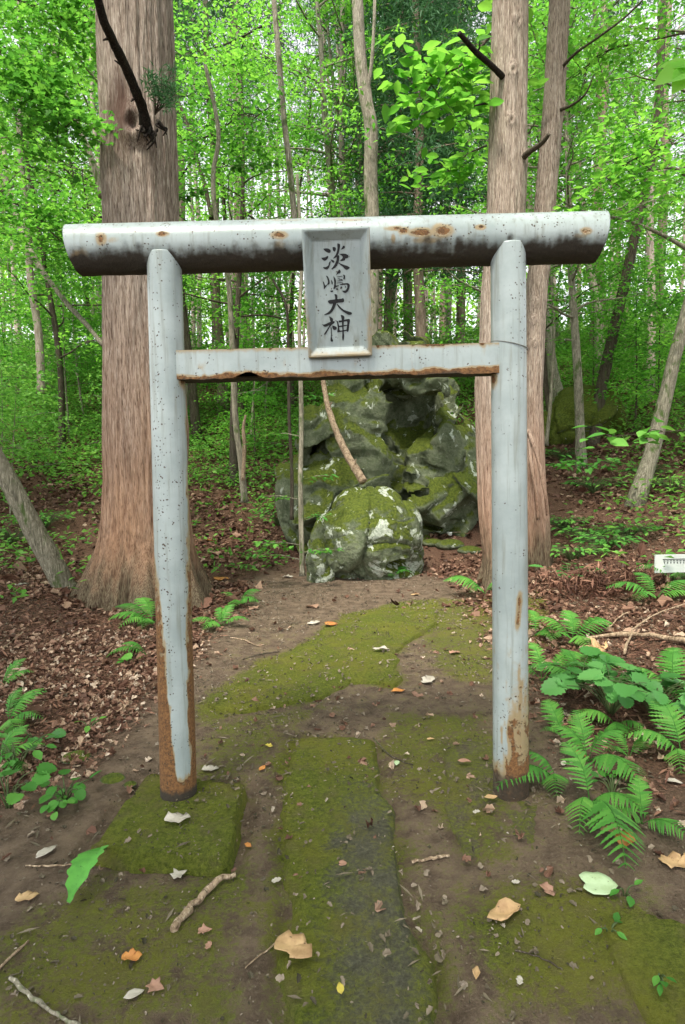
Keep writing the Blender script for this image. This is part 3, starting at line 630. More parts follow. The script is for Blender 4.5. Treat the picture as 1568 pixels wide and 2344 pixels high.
# burl debris under the limb
rng = np.random.default_rng(4)
mb = MB()
for i in range(14):
    x0 = rng.uniform(315, 372); y0 = rng.uniform(268, 315); Yk = 6.27
    V, Fs = tube(smooth_path([P(x0, y0, Yk), P(x0 + rng.uniform(-14, 14), y0 + rng.uniform(2, 16), Yk - .08), P(x0 + rng.uniform(-20, 20), y0 + rng.uniform(8, 36), Yk - .04)], 4), np.linspace(.016, .005, 9), 6, rough=.3); mb.add(V, Fs)
o = link('bark_tangle', mb.mesh('bark_tangle', M['black_branch']), cedar); o.matrix_parent_inverse = Matrix.Translation(-Vector(cedar.location))
mb = MB(); mt = MB()
for (x1, y1) in [(395, 150), (400, 190), (345, 165), (370, 175), (392, 240), (360, 205), (335, 185), (404, 215)]:
    st = P(355, 262, 6.2); en = P(x1, y1, 5.9); mid = (st + en) / 2 + Vector((.03, 0, .05)); pth = smooth_path([st, mid, en], 6)
    V, Fs = tube(pth, np.linspace(.006, .002, len(pth)), 5); mt.add(V, Fs)
    pts = np.array([tuple(p) for p in pth[5:]]); pp = np.repeat(pts, 9, 0) + rng.normal(size=(len(pts) * 9, 3)) * .03
    V, Fs, t = leaves(pp, rng.normal(size=pp.shape), .07, rng, NEED); mb.add(V, Fs, t)
V1 = mb.mesh('sprig_needles', M['leaf_dark']); o = link('sprig', mt.mesh('sprig', M['bark_dark']), cedar); o.matrix_parent_inverse = Matrix.Translation(-Vector(cedar.location)); link('needles', V1, o)
def high_crown(root, x, y, z0, z1, rad, n, seed):
    rng = np.random.default_rng(seed); mb = MB(); k = 40
    for i in range(k):
        z = z0 + (z1 - z0) * i / k; az = rng.uniform(0, 6.28); L = rad * (1.1 - .8 * i / k) * rng.uniform(.7, 1.1)
        for j in range(5):
            f = (j + 1) / 5; c = np.array([x + math.cos(az) * L * f, y + math.sin(az) * L * f, z - .35 * L * f * f + .2 * f])
            p = c + rng.normal(size=(n, 3)) * np.array([.35, .35, .18]); V, Fs, t = leaves(p, rng.normal(size=p.shape) + [0, 0, .6], .16, rng, NEED); mb.add(V, Fs, t)
    o = link('crown', mb.mesh('crown', M['leaf_dark']), root); o.matrix_parent_inverse = Matrix.Translation(-Vector(root.location)); return o
high_crown(cedar, prof[3][1], Y1, 9.5, 14, 2.6, 60, 5)

def mid_cedar(pts, Y, label, seed, knots, mat='cedar_b', ztop=12.5, name='cedar_tree'):
    prof = []
    for (py_, l, r_) in pts:
        c = P((l + r_) / 2, py_, Y); prof.append((c.z, c.x, Y, (r_ - l) / 2 / F * Y))
    prof.append((ztop, prof[-1][1] + (prof[-1][1] - prof[-2][1]) * 1.5, Y, prof[-1][3] * .7))
    V, Fs = big_trunk('trunk', prof, 150, 520, .012, seed, .6, knots=knots)
    root = tree_root(name, (prof[1][1], Y, th(prof[1][1], Y)), label, 'tree'); add_part(root, 'trunk', V, Fs, M[mat])
    high_crown(root, prof[-2][1], Y, 9.0, ztop + .5, 2.0, 50, seed); return root
FR = 1.5 * math.pi
kzA = [P(1150, 300, 7).z, P(1155, 190, 7).z, P(1165, 80, 7).z, P(1195, 375, 7).z]
ca_ = mid_cedar([(1400, 1085, 1215), (1340, 1098, 1205), (1290, 1108, 1196), (1170, 1096, 1180), (1000, 1090, 1178), (870, 1088, 1176), (780, 1100, 1186), (620, 1108, 1192), (450, 1118, 1202), (250, 1123, 1203), (0, 1130, 1205), (-300, 1136, 1206)], 7.0,
          'grey brown cedar directly behind the right gate post, with two broken limb stubs', 11,
          [(kzA[0], FR - .1, .05, .035), (kzA[1], FR - .05, .06, .03), (kzA[2], FR + .2, .06, .02), (kzA[3], FR + .9, .07, .03)])
cb_ = mid_cedar([(1420, 1190, 1285), (1340, 1195, 1262), (1290, 1190, 1262), (1200, 1182, 1256), (1100, 1180, 1246), (900, 1178, 1240), (640, 1206, 1252), (590, 1214, 1262), (400, 1230, 1274), (250, 1245, 1289), (0, 1261, 1301), (-300, 1276, 1312)], 7.5,
          'slimmer leaning cedar with red inner bark, right of the right gate post', 23,
          [(P(1210, 700, 7.5).z, FR - .3, .04, .03), (P(1210, 740, 7.5).z, FR - .3, .04, .03), (P(1290, 255, 7.5).z, FR + 1.1, .05, .03), (P(1216, 790, 7.5).z, FR - .1, .04, .03)])
def limb(root, pts, r0, r1, mat, label=None, name='dead_limb', rough=.2, seed=0):
    pth = smooth_path([P(*p) for p in pts], 6); V, Fs = tube(pth, np.linspace(r0, r1, len(pth)), 10, rough=rough, fr=16, seed=seed)
    o = add_part(root, name, V, Fs, M[mat], label=label); return o
limb(ca_, [(1152, 178, 6.85), (1125, 150, 6.6), (1088, 118, 6.4), (1068, 95, 6.3), (1051, 76, 6.2)], .034, .022, 'black_branch', 'broken stub pointing up left')
limb(ca_, [(1092, 120, 6.42), (1098, 108, 6.38), (1097, 95, 6.36)], .014, .004, 'black_branch')
limb(ca_, [(1196, 362, 6.85), (1215, 345, 6.7), (1240, 328, 6.55), (1257, 307, 6.45)], .04, .02, 'bark_dark', 'broken stub pointing up right')
limb(ca_, [(1122, 235, 6.9), (1105, 238, 6.8), (1086, 242, 6.7)], .016, .007, 'black_branch')
limb(cb_, [(1290, 150, 7.4), (1320, 120, 7.2), (1370, 85, 7), (1430, 40, 6.8), (1480, -10, 6.7)], .02, .008, 'bark_dark')
limb(cb_, [(1282, 252, 7.4), (1310, 240, 7.2), (1340, 215, 7), (1360, 170, 6.9)], .022, .006, 'bark_dark')
limb(cb_, [(1208, 985, 7.1), (1222, 1020, 7.02), (1238, 1080, 7.0), (1247, 1130, 7.02), (1252, 1180, 7.1)], .03, .012, 'cedar_b', 'hanging strip of torn red bark', 'bark_strip', .4)
limb(cb_, [(1210, 995, 7.1), (1216, 1060, 7.04), (1226, 1120, 7.05), (1232, 1190, 7.1)], .025, .018, 'cedar_b', None, 'bark_strip', .4)

# ------------------------------------------------------------------ rocks
def star_rock(name, center, lumps, mat, label, seed, cav=(), n=300, m=220, amp=.06, fine=.02, cat='boulder', facets=26):
    """radius field about an inner point = union of lumps"""
    c0 = np.array(center); th_ = np.linspace(0, 2 * np.pi, n, endpoint=False); ph = np.linspace(-.5 * np.pi + .01, .5 * np.pi - .01, m)
    PH, TH = np.meshgrid(ph, th_, indexing='ij'); D = np.stack([np.cos(PH) * np.cos(TH), np.cos(PH) * np.sin(TH), np.sin(PH)], -1).reshape(-1, 3)
    rr = np.full(len(D), .3 * min(min(q[1]) for q in lumps))
    for (lc, rad) in lumps:
        o = (c0 - np.array(lc)) / np.array(rad); d = D / np.array(rad)
        a = (d * d).sum(1); b = 2 * (d * o).sum(1); c = (o * o).sum() - 1; disc = b * b - 4 * a * c
        t = np.where(disc > 0, (-b + np.sqrt(np.maximum(disc, 0))) / (2 * a), 0)
        q = c0 + D * t[:, None]; w_ = np.array(lc)
        t = t * (1 + .10 * fbm(q[:, 0] * 1.7 + w_[0] * 3, q[:, 1] * 1.7, q[:, 2] * 1.7 + w_[2] * 5, 3)); rr = np.maximum(rr, t)
    p = c0 + D * rr[:, None]
    f = fbm(p[:, 0] * 1.6 + seed, p[:, 1] * 1.6, p[:, 2] * 1.6, 4); ridg = 1 - np.abs(fbm(p[:, 0] * 2.4 + seed * 2, p[:, 1] * 2.4, p[:, 2] * 2.4, 4)) * 2
    rgn = np.random.default_rng(seed + 3); ext = np.array([q[1][0] for q in lumps]).max(); lo, hi = p.min(0), p.max(0)
    for (nc, am, ck) in ((facets, .085, .07), (facets * 5, .03, .03)):
        C = rgn.uniform(lo, hi, (nc, 3)); gdir = rgn.normal(size=(nc, 3)); ofs = rgn.normal(size=nc)
        pw = p + .16 * ext * .3 * np.stack([fbm(p[:, 0] * 2.2 + k_ * 7, p[:, 1] * 2.2, p[:, 2] * 2.2, 3) for k_ in range(3)], 1)
        d2 = ((pw[:, None] - C[None]) ** 2).sum(2); i1 = d2.argmin(1); s1 = np.sqrt(d2[np.arange(len(p)), i1]); d2[np.arange(len(p)), i1] = 1e9; s2 = np.sqrt(d2.min(1))
        sc_ = amp / .06; rr = rr + sc_ * (am * ofs[i1] * .7 + am * .9 * ((pw - C[i1]) * gdir[i1]).sum(1)) * np.clip(ext, .1, 1) - sc_ * ck * sstep(.09 * ext, 0, s2 - s1) * np.clip(ext, .1, 1)
    rr = rr + amp * f * 1.6 + amp * .6 * (np.clip(ridg, 0, 1) - .5) + fine * fbm(p[:, 0] * 9 + seed, p[:, 1] * 9, p[:, 2] * 9, 4)
    for (cc, cr, dep) in cav:
        dd = (p - np.array(cc)) / np.array(cr); q = (dd * dd).sum(1) + .35 * fbm(p[:, 0] * 3, p[:, 1] * 3, p[:, 2] * 3 + 9, 3); rr = rr - dep * sstep(1.1, .55, q)
    V = c0 + D * np.maximum(rr, .015)[:, None]
    loc = (center[0], center[1], th(center[0], center[1])); me = mesh_np(name, V - np.array(loc), gridfaces(m, n), M[mat], True)
    return tag(link(name, me, None, loc), label, cat)
def LP(px, py, Y, rx, ry, ryy=None):
    c = P(px, py, Y); k = Y / F; return (tuple(c), (rx * k, (ryy or (rx + ry) / 2) * k, ry * k))
def sdf_rock(name, lumps, cuts, mat, label, seed, lo, hi, h=.034, zmin=-.3):
    """one craggy mass: union of rotated blocks and ellipsoids minus hollows, meshed from a distance field"""
    import openvdb as vdb
    xs, ys, zs = [np.arange(a, b, h) for a, b in zip(lo, hi)]; X, Y, Z = np.meshgrid(xs, ys, zs, indexing='ij'); sh = X.shape
    x, y, z = X.ravel(), Y.ravel(), Z.ravel()
    wx = x + .16 * fbm(x * 1.1 + seed, y * 1.1, z * 1.1, 2); wy = y + .16 * fbm(x * 1.1, y * 1.1 + seed, z * 1.1 + 9, 2); wz = z + .16 * fbm(x * 1.1, y * 1.1, z * 1.1 + 20, 2)
    rg = np.random.default_rng(seed); d = np.full(len(x), 9.0)
    def blob(c, r, box):
        e = Matrix.Rotation(rg.uniform(-.35, .35), 3, 'X') @ Matrix.Rotation(rg.uniform(-.5, .5), 3, 'Y') @ Matrix.Rotation(rg.uniform(-.6, .6), 3, 'Z'); e = np.array(e)
        q = np.stack([wx - c[0], wy - c[1], wz - c[2]], 1) @ e / np.array(r)
        return ((np.abs(q) ** box).sum(1) ** (1 / box) - 1) * min(r)
    for (c, r) in lumps:
        b = blob(c, r, 2.9); k = .10; hh = np.clip(.5 + .5 * (d - b) / k, 0, 1); d = d * (1 - hh) + b * hh - k * hh * (1 - hh)
    for (c, r) in cuts: d = np.maximum(d, -blob(c, r, 2.4))
    near = np.where(np.abs(d) < .35)[0]; a, b, c = x[near], y[near], z[near]; dn = d[near]
    dn = dn + .045 * fbm(a * 2.1 + seed, b * 2.1, c * 2.1, 3) - .05 * np.clip(1 - 5 * np.abs(fbm(a * 1.5 + seed * 2, b * 1.5, c * 1.5 + 4, 2)), 0, 1) * -1 + .03 * fbm(a * 7, b * 7 + seed, c * 7, 3)
    C = rg.uniform(lo, hi, (170, 3)); gd = rg.normal(size=(170, 3)); best = np.full(len(a), 9e9); idx = np.zeros(len(a), int)
    for m_ in range(170):
        q = (a - C[m_, 0])**2 + (b - C[m_, 1])**2 + (c - C[m_, 2])**2; u = q < best; best[u] = q[u]; idx[u] = m_
    dn = dn + .2 * (np.stack([a, b, c], 1) - C[idx] ).__mul__(gd[idx]).sum(1).clip(-.8, .8)
    d[near] = dn; g = vdb.FloatGrid(); g.copyFromArray(d.reshape(sh).astype(np.float32)); p, q = g.convertToQuads(isovalue=0.0)
    V = p * h + np.array(lo); cx, cy = V[:, 0].mean(), V[:, 1].mean(); loc = np.array([cx, cy, th(cx, cy)])
    return tag(link(name, mesh_np(name, V - loc, [q[:, ::-1]], M[mat], True), None, loc), label, 'boulder')
_L = [LP(876, 835, 10.9, 42, 62, 60), LP(815, 900, 10.3, 60, 95, 70), LP(900, 885, 10.5, 95, 66, 80), LP(965, 905, 10.35, 62, 60, 80), LP(800, 1000, 9.85, 70, 95, 80), LP(750, 1040, 10.0, 52, 95, 80), LP(752, 1140, 9.6, 88, 85, 80), LP(835, 1090, 9.6, 62, 85, 70),
      LP(915, 1050, 10.75, 80, 70, 60), LP(955, 870, 10.2, 75, 38, 110), LP(1030, 1050, 10.1, 40, 80, 60), LP(975, 1070, 10.0, 45, 48, 50), LP(1020, 1150, 9.95, 85, 66, 80), LP(930, 1160, 10.1, 80, 70, 70), LP(700, 1185, 9.4, 46, 58, 60), LP(1060, 1110, 10.5, 40, 120, 80), LP(860, 1060, 11.1, 190, 170, 60), LP(940, 1290, 10.2, 190, 90, 70)]
_K = [LP(935, 958, 9.7, 90, 50, 130), LP(985, 925, 9.6, 46, 58, 120), LP(890, 1000, 9.6, 26, 50, 100), LP(880, 1010, 9.55, 15, 80, 70), LP(915, 1105, 9.5, 22, 55, 60), LP(985, 1118, 9.4, 60, 9, 50), LP(1015, 1212, 9.25, 75, 14, 60), LP(722, 1195, 9.0, 34, 15, 50), LP(770, 960, 9.4, 8, 60, 40), LP(850, 880, 9.75, 7, 60, 30)]
_lo = P(610, 1350, 10.2); _hi = P(1130, 735, 10.2)
try:
    sdf_rock('boulder', _L, _K, 'rock_back', 'tall cracked green grey rock outcrop with a dark hollow, seen under the tie beam', 5, (_lo.x - .1, 8.7, -.5), (_hi.x + .1, 11.8, _hi.z + .5))
except ImportError:
    star_rock('boulder', P(900, 1060, 10.7), _L, 'rock_back', 'tall cracked green grey rock outcrop with a dark hollow, seen under the tie beam', 5, n=460, m=360)
star_rock('boulder', P(845, 1235, 8.35), [LP(845, 1235, 8.3, 118, 112), LP(828, 1160, 8.3, 72, 50), LP(870, 1150, 8.35, 50, 40), LP(930, 1220, 8.25, 45, 78), LP(770, 1250, 8.2, 60, 82), LP(948, 1285, 8.3, 36, 50), LP(860, 1320, 8.3, 110, 60)],
          'rock', 'rounded boulder with white lichen patches and a mossy top, at the end of the path', 15,
          cav=[(P(740, 1240, 7.7), (.05, .5, .4), .12), (P(930, 1300, 7.6), (.28, .4, .1), .2)], n=320, m=240, amp=.032, facets=12)
star_rock('boulder', P(728, 1305, 7.9), [LP(728, 1290, 7.9, 27, 58), LP(735, 1320, 7.9, 34, 40)], 'rock', 'narrow upright rock leaning against the left side of the lichened boulder', 25, n=120, m=90, amp=.02)
gb_ = G(1330, 1030); YB = gb_.y + .9; 
star_rock('boulder', P(1330, 985, YB), [LP(1330, 962, YB, 85, 76), LP(1290, 990, YB - .1, 62, 62), LP(1385, 968, YB, 42, 62), LP(1252, 1010, YB - .2, 38, 42), LP(1340, 1010, YB, 80, 50)], 'rock_moss', 'big bright green moss covered boulder on the slope right of the gate', 35, n=200, m=140, amp=.04, facets=10)
used_b = (gb_.x, YB)
for (px_, py_, s, lab) in [(258, 1785, 32, 'pale mossy stone beside the moss slab under the left post'), (175, 1737, 38, 'flat moss covered stone on the brown soil left of the left post'), (298, 1797, 16, 'small grey stone touching the back of the moss slab'),
                           (1035, 1205, 40, 'long flat ledge stone at the foot of the tall outcrop'), (1030, 1248, 30, 'broken dark stone beside the right cedar roots'), (1075, 1262, 26, 'small mossy stone lying against the right cedar roots'), (990, 1245, 22, 'small mossy stone next to the lichened boulder'),
                           (1150, 1240, 14, 'little stone behind the right gate post')]:
    g = G(px_, py_); k = g.y / F; k *= 1.5 if px_ > 900 else 1.25
    star_rock('stone', (g.x, g.y, g.z), [((g.x, g.y, g.z), (s * k * .75, s * k * .6, s * k * .3))], 'stone', lab, int(px_), n=70, m=50, amp=.005 * s / 30, fine=.004, cat='stone')
# white cup on the ledge
g = P(1029, 1222, G(1029, 1228).y - .05)
cup = tree_root('offering_dish', (g.x, g.y, g.z), 'tiny white dish with a stick on the flat ledge stone by the outcrop', 'dish')
k = 12; V, Fs = tube([(g.x, g.y, g.z - .03), (g.x, g.y, g.z - .02), (g.x, g.y, g.z + .02), (g.x, g.y, g.z + .03)], [.03, .036, .045, .047], 20); add_part(cup, 'dish', V, Fs, M['white'])
V, Fs = tube([(g.x + .02, g.y, g.z + .02), (g.x + .3, g.y + .03, g.z + .03)], .006, 6); add_part(cup, 'stick', V, Fs, M['deadwood'])
# dead branch leaning on the boulder
db = smooth_path([P(738, 800, 9.0), P(740, 872, 8.9), P(752, 935, 8.75), P(775, 1000, 8.55), P(800, 1050, 8.4), P(832, 1103, 8.2)], 8)
V, Fs = tube(db, np.linspace(.03, .065, len(db)), 12, rough=.25, fr=12); mb = MB(); mb.add(V, Fs)
for a, b in (((775, 1000, 8.55), (764, 985, 8.5)), ((812, 1070, 8.3), (815, 1050, 8.25)), ((752, 935, 8.75), (760, 920, 8.7))):
    V, Fs = tube([P(*a), P(*b)], [.015, .006], 6); mb.add(V, Fs)
tag(link('dead_branch', mb.mesh('dead_branch', M['deadwood'])), 'pale dead branch leaning down onto the top of the lichened boulder', 'branch')

# ------------------------------------------------------------------ tree prototypes
def flat_spray(rng, c, d, rad, n):
    a = rng.uniform(0, 6.28, n); r = rad * np.sqrt(rng.uniform(0, 1, n)); x = np.cos(a) * r; y = np.sin(a) * r
    return np.stack([c[0] + x, c[1] + y, c[2] - .25 * r * r / rad + rng.normal(0, .05, n)], 1)
def broad_proto(seed, H, r0, cb, spread, nl, per, size, leafm='leaf', barkm='bark_pale', shape=DIAM, lean=0.0, wob=.25, fork=False):
    rng = np.random.default_rng(seed); tr = MB(); lf = MB()
    zs = np.linspace(-.3, H, 22); ph = rng.uniform(0, 6, 4)
    cx = wob * (np.sin(zs * .35 + ph[0]) - math.sin(ph[0])) + lean * zs; cy = wob * (np.sin(zs * .3 + ph[1]) - math.sin(ph[1]))
    cx += .04 * np.sin(zs * 1.7 + ph[2]); pts = np.stack([cx, cy, zs], 1); rad = r0 * (1 - .8 * np.clip(zs, 0, H) / H) ; rad[0] *= 1.5; rad[1] *= 1.15
    V, Fs = tube(pts, rad, 10, rough=.12, fr=5, seed=seed); tr.add(V, Fs)
    for i in range(nl):
        u = (i + rng.uniform(0, 1)) / nl; h = cb + (H - cb) * u; az = i * 2.4 + rng.uniform(-.5, .5); L = spread * (1 - .55 * u) * rng.uniform(.6, 1.15)
        b = np.array([np.interp(h, zs, cx), np.interp(h, zs, cy), h]); up = rng.uniform(.1, .6)
        d = np.array([math.cos(az), math.sin(az), up]); q = [b + d * L * f + np.array([0, 0, -.12 * L * f * f]) + rng.normal(size=3) * .06 * (f > 0) * L * .4 for f in (0, .25, .5, .75, 1)]
        V, Fs = tube(smooth_path(q, 3), np.linspace(r0 * .32 * (1 - .5 * u), .006, 13), 5, cap=False); tr.add(V, Fs)
        for f in np.linspace(.3, 1.05, 6):
            c = b + d * L * f + np.array([0, 0, -.12 * L * f * f]) + rng.normal(size=3) * np.array([.28, .28, .12]) * L * .45
            p = flat_spray(rng, c, d, rng.uniform(.35, .75), per); nn_ = rng.normal(size=p.shape) * .45 + [0, 0, 1]
            V, Fs, t = leaves(p, nn_, rng.uniform(.75, 1.25, len(p)) * size, rng, shape); lf.add(V, Fs, np.clip(t * .7 + rng.uniform(0, .3), 0, 1))
            if rng.random() < .4:
                V, Fs = tube([b + d * L * f * .8, c], [.007, .003], 4, cap=False); tr.add(V, Fs)
    return tr.mesh('trunk', M[barkm]), lf.mesh('crown', M[leafm])
def conifer_proto(seed, H, r0, cb, spread, nl, barkm='bark_far', dens=34):
    rng = np.random.default_rng(seed); tr = MB(); lf = MB(); zs = np.linspace(-.3, H, 14)
    pts = np.stack([.05 * np.sin(zs), .05 * np.cos(zs * .8), zs], 1); V, Fs = tube(pts, r0 * (1 - .75 * np.clip(zs, 0, H) / H) * np.where(zs < 0, 1.4, 1), 12, rough=.08); tr.add(V, Fs)
    for i in range(int(cb * 2.2)):   # dead stubs below the crown
        h = rng.uniform(1.2, cb); az = rng.uniform(0, 6.28); d = np.array([math.cos(az), math.sin(az), rng.uniform(-.1, .5)]); L = rng.uniform(.15, .7)
        V, Fs = tube([np.array([0, 0, h]), np.array([0, 0, h]) + d * L], [.02, .006], 5); tr.add(V, Fs)
    for i in range(nl):
        u = i / nl; h = cb + (H - cb) * u; az = i * 2.4 + rng.uniform(-.4, .4); L = spread * (1 - .8 * u) * rng.uniform(.7, 1.1); d = np.array([math.cos(az), math.sin(az), 0])
        q = [np.array([0, 0, h]) + d * L * f + np.array([0, 0, .1 * f - .45 * L * f * f * .5]) for f in (0, .35, .7, 1)]
        V, Fs = tube(q, [.03, .02, .012, .005], 5, cap=False); tr.add(V, Fs)
        for f in np.linspace(.25, 1, 6):
            c = np.array([0, 0, h]) + d * L * f + np.array([0, 0, .1 * f - .22 * L * f * f]); p = c + rng.normal(size=(dens, 3)) * np.array([.3, .3, .16])
            V, Fs, t = leaves(p, rng.normal(size=p.shape), .2, rng, NEED, dirs=rng.normal(size=p.shape) + d * 1.0 + [0, 0, -.6]); lf.add(V, Fs, t)
    return tr.mesh('trunk', M[barkm]), lf.mesh('crown', M['leaf_dark'])
PR = {'over': broad_proto(31, 12, .2, 6.5, 4.8, 30, 44, .2), 'b0': broad_proto(1, 10, .11, 2.6, 2.6, 24, 32, .1), 'b1': broad_proto(2, 12, .14, 3.4, 3.0, 26, 32, .105, barkm='bark_pale', wob=.35),
      'b2': broad_proto(3, 8, .07, 1.9, 2.2, 20, 32, .09, barkm='bark_dark', wob=.3), 'b3': broad_proto(4, 13, .15, 4.6, 3.0, 24, 32, .11, barkm='bark_green', lean=.05),
      'b4': broad_proto(5, 11, .1, 3.6, 2.8, 22, 32, .1, barkm='bark_dark', lean=-.08, wob=.3),
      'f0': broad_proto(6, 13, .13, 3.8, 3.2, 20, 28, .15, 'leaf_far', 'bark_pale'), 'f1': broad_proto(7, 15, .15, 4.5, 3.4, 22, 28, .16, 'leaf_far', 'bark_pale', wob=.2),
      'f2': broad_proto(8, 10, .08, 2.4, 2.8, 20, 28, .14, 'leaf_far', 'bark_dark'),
      's0': broad_proto(9, 3.2, .022, .7, 1.1, 13, 26, .085, 'leaf', 'bark_dark', wob=.08), 's1': broad_proto(10, 4.5, .03, 1.0, 1.4, 15, 28, .09, 'leaf', 'bark_green', wob=.12), 's2': broad_proto(12, 2.2, .015, .4, .9, 10, 24, .08, 'under', 'bark_green', wob=.06),
      'c3': conifer_proto(24, 16, .095, 11, 1.5, 12, barkm='bark_pole', dens=22), 'c0': conifer_proto(20, 17, .18, 8.5, 2.4, 26, dens=26), 'c1': conifer_proto(21, 15, .16, 4.2, 2.4, 70, dens=40), 'c2': conifer_proto(22, 18, .15, 11, 2.0, 18, dens=24)}
PLACED = []
def put_tree(key, x, y, label, group=None, s=1.0, rz=0.0, tilt=(0, 0), name='forest_tree', cat='tree', info=True, zoff=0.0):
    tm_, cm_ = PR[key]; o = bpy.data.objects.new(name, None); col.objects.link(o)
    o.location = (x, y, th(x, y) + zoff); o.rotation_euler = (tilt[0], tilt[1], rz); o.scale = (s, s, s); tag(o, label, cat, group)
    link('trunk', tm_, o); link('crown', cm_, o); 
    return o
# named trees: (key, px of base, Y, scale, rz, tilt, label)
rnd = random.Random(3)
def by_px(px_, Y): return P(px_, 1000, Y).x
NAMED = [('c1', 935, 17.5, 1.05, .7, (0, 0), 'dark green conifer behind the mottled trunks, right of the plaque'),
         ('c1', 965, 14.5, 1.0, 0, (0, 0), 'reddish brown cedar trunk rising straight behind the tall rock outcrop'),
         ('b3', 845, 15.0, 1.0, 2.0, (0, R(-1)), 'pale mottled tree with a straight trunk just right of the plaque'),
         ('b1', 800, 16.5, 1.0, 1.0, (0, R(-9)), 'pale trunk leaning up to the left behind the plaque'),
         ('b1', 862, 16.0, .95, 4.0, (0, R(9)), 'pale grey trunk leaning up to the right, right of the plaque'),
         ('b0', 1332, 11.5, .9, 1.4, (0, R(.5)), 'slim pale straight trunk in front of the mossy green boulder'),
         ('b3', 1458, 9.6, .85, .4, (0, R(8)), 'pale trunk patched with moss leaning right near the right edge'),
         ('b2', 1262, 13.0, 1.0, 3.0, (0, 0), 'thin straight stem just right of the slimmer cedar'),
         ('b2', 672, 17.0, 1.15, 2.2, (0, R(-2)), 'long thin stem rising above the top beam left of the plaque'),
         ('c1', 1055, 18.0, 1.0, 1, (0, 0), 'thin brown trunk between the outcrop and the right cedar'),
         ('b4', 532, 12.0, .85, 5, (0, R(-3)), 'dark crooked stem behind the left half of the tie beam'),
         ('c1', 895, 19.0, 1.1, 2.5, (0, 0), 'slender dark needled conifer high above the plaque')]
for (k_, px_, Y_, s, rz, tl, lab) in NAMED:
    put_tree(k_, by_px(px_, Y_), Y_, lab, None, s, rz, tl)
# hand made stems whose shape the photo shows
def stem(name, pts, r0, r1, mat, label, cat='tree', leaf=None, seed=0, rough=.12, base_flare=1.3):
    pth = smooth_path([P(*p) for p in pts], 6); b = pth[0]; root = tree_root(name, (b.x, b.y, b.z), label, cat)
    rr = np.linspace(r0, r1, len(pth)); rr[0] *= base_flare
    V, Fs = tube(pth, rr, 14, rough=rough, fr=5, seed=seed); tw = MB(); tw.add(V, Fs)
    if leaf:
        rng = np.random.default_rng(seed); mb = MB()
        for (f, L, az, n) in leaf:
            c = pth[int(f * (len(pth) - 1))]; d = Vector((math.cos(az), math.sin(az), .12)); e = c + d * L
            V, Fs = tube([c, (c + e) / 2 + Vector((0, 0, .03)), e], [.008, .005, .002], 5); tw.add(V, Fs)
            tt = rng.uniform(.25, 1.05, n); p = np.array([tuple(c + d * L * t) for t in tt]) + rng.normal(size=(n, 3)) * np.array([.05, .05, .02])
            sd = np.where(rng.random(n) < .5, 1, -1)[:, None] * np.array([[-d.y, d.x, 0]]) + np.array([[d.x, d.y, 0]]) * .6
            V, Fs, t = leaves(p, rng.normal(size=p.shape) * .2 + [0, 0, 1], rng.uniform(.07, .12, n), rng, OVAL, dirs=sd + rng.normal(size=p.shape) * .15); mb.add(V, Fs, t)
        link('leaves', mb.mesh('leaves', M['fern']), root).matrix_parent_inverse = Matrix.Translation(-Vector(root.location))
    link('trunk', tw.mesh('trunk', M[mat]), root).matrix_parent_inverse = Matrix.Translation(-Vector(root.location))
    return root
stem('young_tree', [(150, 1350, 6.9), (115, 1280, 6.8), (70, 1200, 6.7), (25, 1110, 6.6), (-20, 1030, 6.5), (-90, 900, 6.4), (-160, 700, 6.3)], .135, .08, 'bark_green', 'pale leaning trunk crossing the lower left edge beside the big cedar', seed=1)
stem('young_tree', [(560, 1150, 9.2), (552, 1060, 9.2), (540, 970, 9.2), (535, 870, 9.2), (530, 760, 9.2), (522, 640, 9.2), (495, 500, 9.2), (488, 400, 9.3), (500, 300, 9.4), (470, 150, 9.5)], .055, .03, 'bark_green', 'slim mossy sapling trunk seen between the left post and the outcrop', leaf=[(.3, .6, 0, 26), (.35, .7, 2.8, 26), (.2, .5, 1, 18), (.55, .8, .3, 40), (.75, .9, 2.5, 60), (.8, .9, .2, 60)], seed=2)
stem('young_tree', [(556, 1100, 9.0), (560, 1020, 9.0), (557, 985, 9.0), (562, 950, 9.0)], .035, .02, 'deadwood', 'short broken grey snag beside the slim mossy sapling', seed=3, rough=.4)
stem('young_tree', [(692, 1318, 7.4), (690, 1230, 7.4), (688, 1100, 7.4), (690, 980, 7.4), (688, 860, 7.4), (685, 740, 7.4), (690, 600, 7.5), (680, 400, 7.6)], .038, .02, 'bark_green', 'slender pale sapling in front of the left side of the outcrop', leaf=[(.08, .55, 2.9, 26), (.1, .5, -.4, 26), (.14, .55, 3.6, 30), (.2, .35, .3, 16), (.25, .5, 3.3, 20), (.3, .45, .4, 18), (.42, .5, 2.6, 20), (.6, .5, .4, 24), (.85, .6, 3, 30)], seed=4)
stem('young_tree', [(668, 1190, 8.8), (668, 1080, 8.8), (662, 960, 8.8), (660, 820, 8.8), (655, 700, 8.8), (625, 640, 8.9), (600, 560, 9)], .03, .015, 'bark_dark', 'thin dark sapling stem just left of the slender pale one', leaf=[(.25, .6, 3, 26), (.4, .6, .3, 26), (.3, .5, 1.5, 20), (.6, .7, 3.3, 30), (.9, .6, .5, 40)], seed=5)
stem('young_tree', [(235, 790, 8.4), (200, 745, 8.6), (150, 690, 8.9), (90, 610, 9.2), (55, 540, 9.5), (30, 470, 9.8), (10, 400, 10)], .03, .05, 'bark_green', 'pale dead stem slanting down to the big cedar on the left', seed=6, base_flare=1, rough=.3)
stem('young_tree', [(485, 500, 13), (470, 430, 13), (450, 360, 13), (430, 290, 13), (400, 210, 13)], .05, .03, 'bark_dark', 'dark forked stem above the top beam right of the big cedar', seed=7)
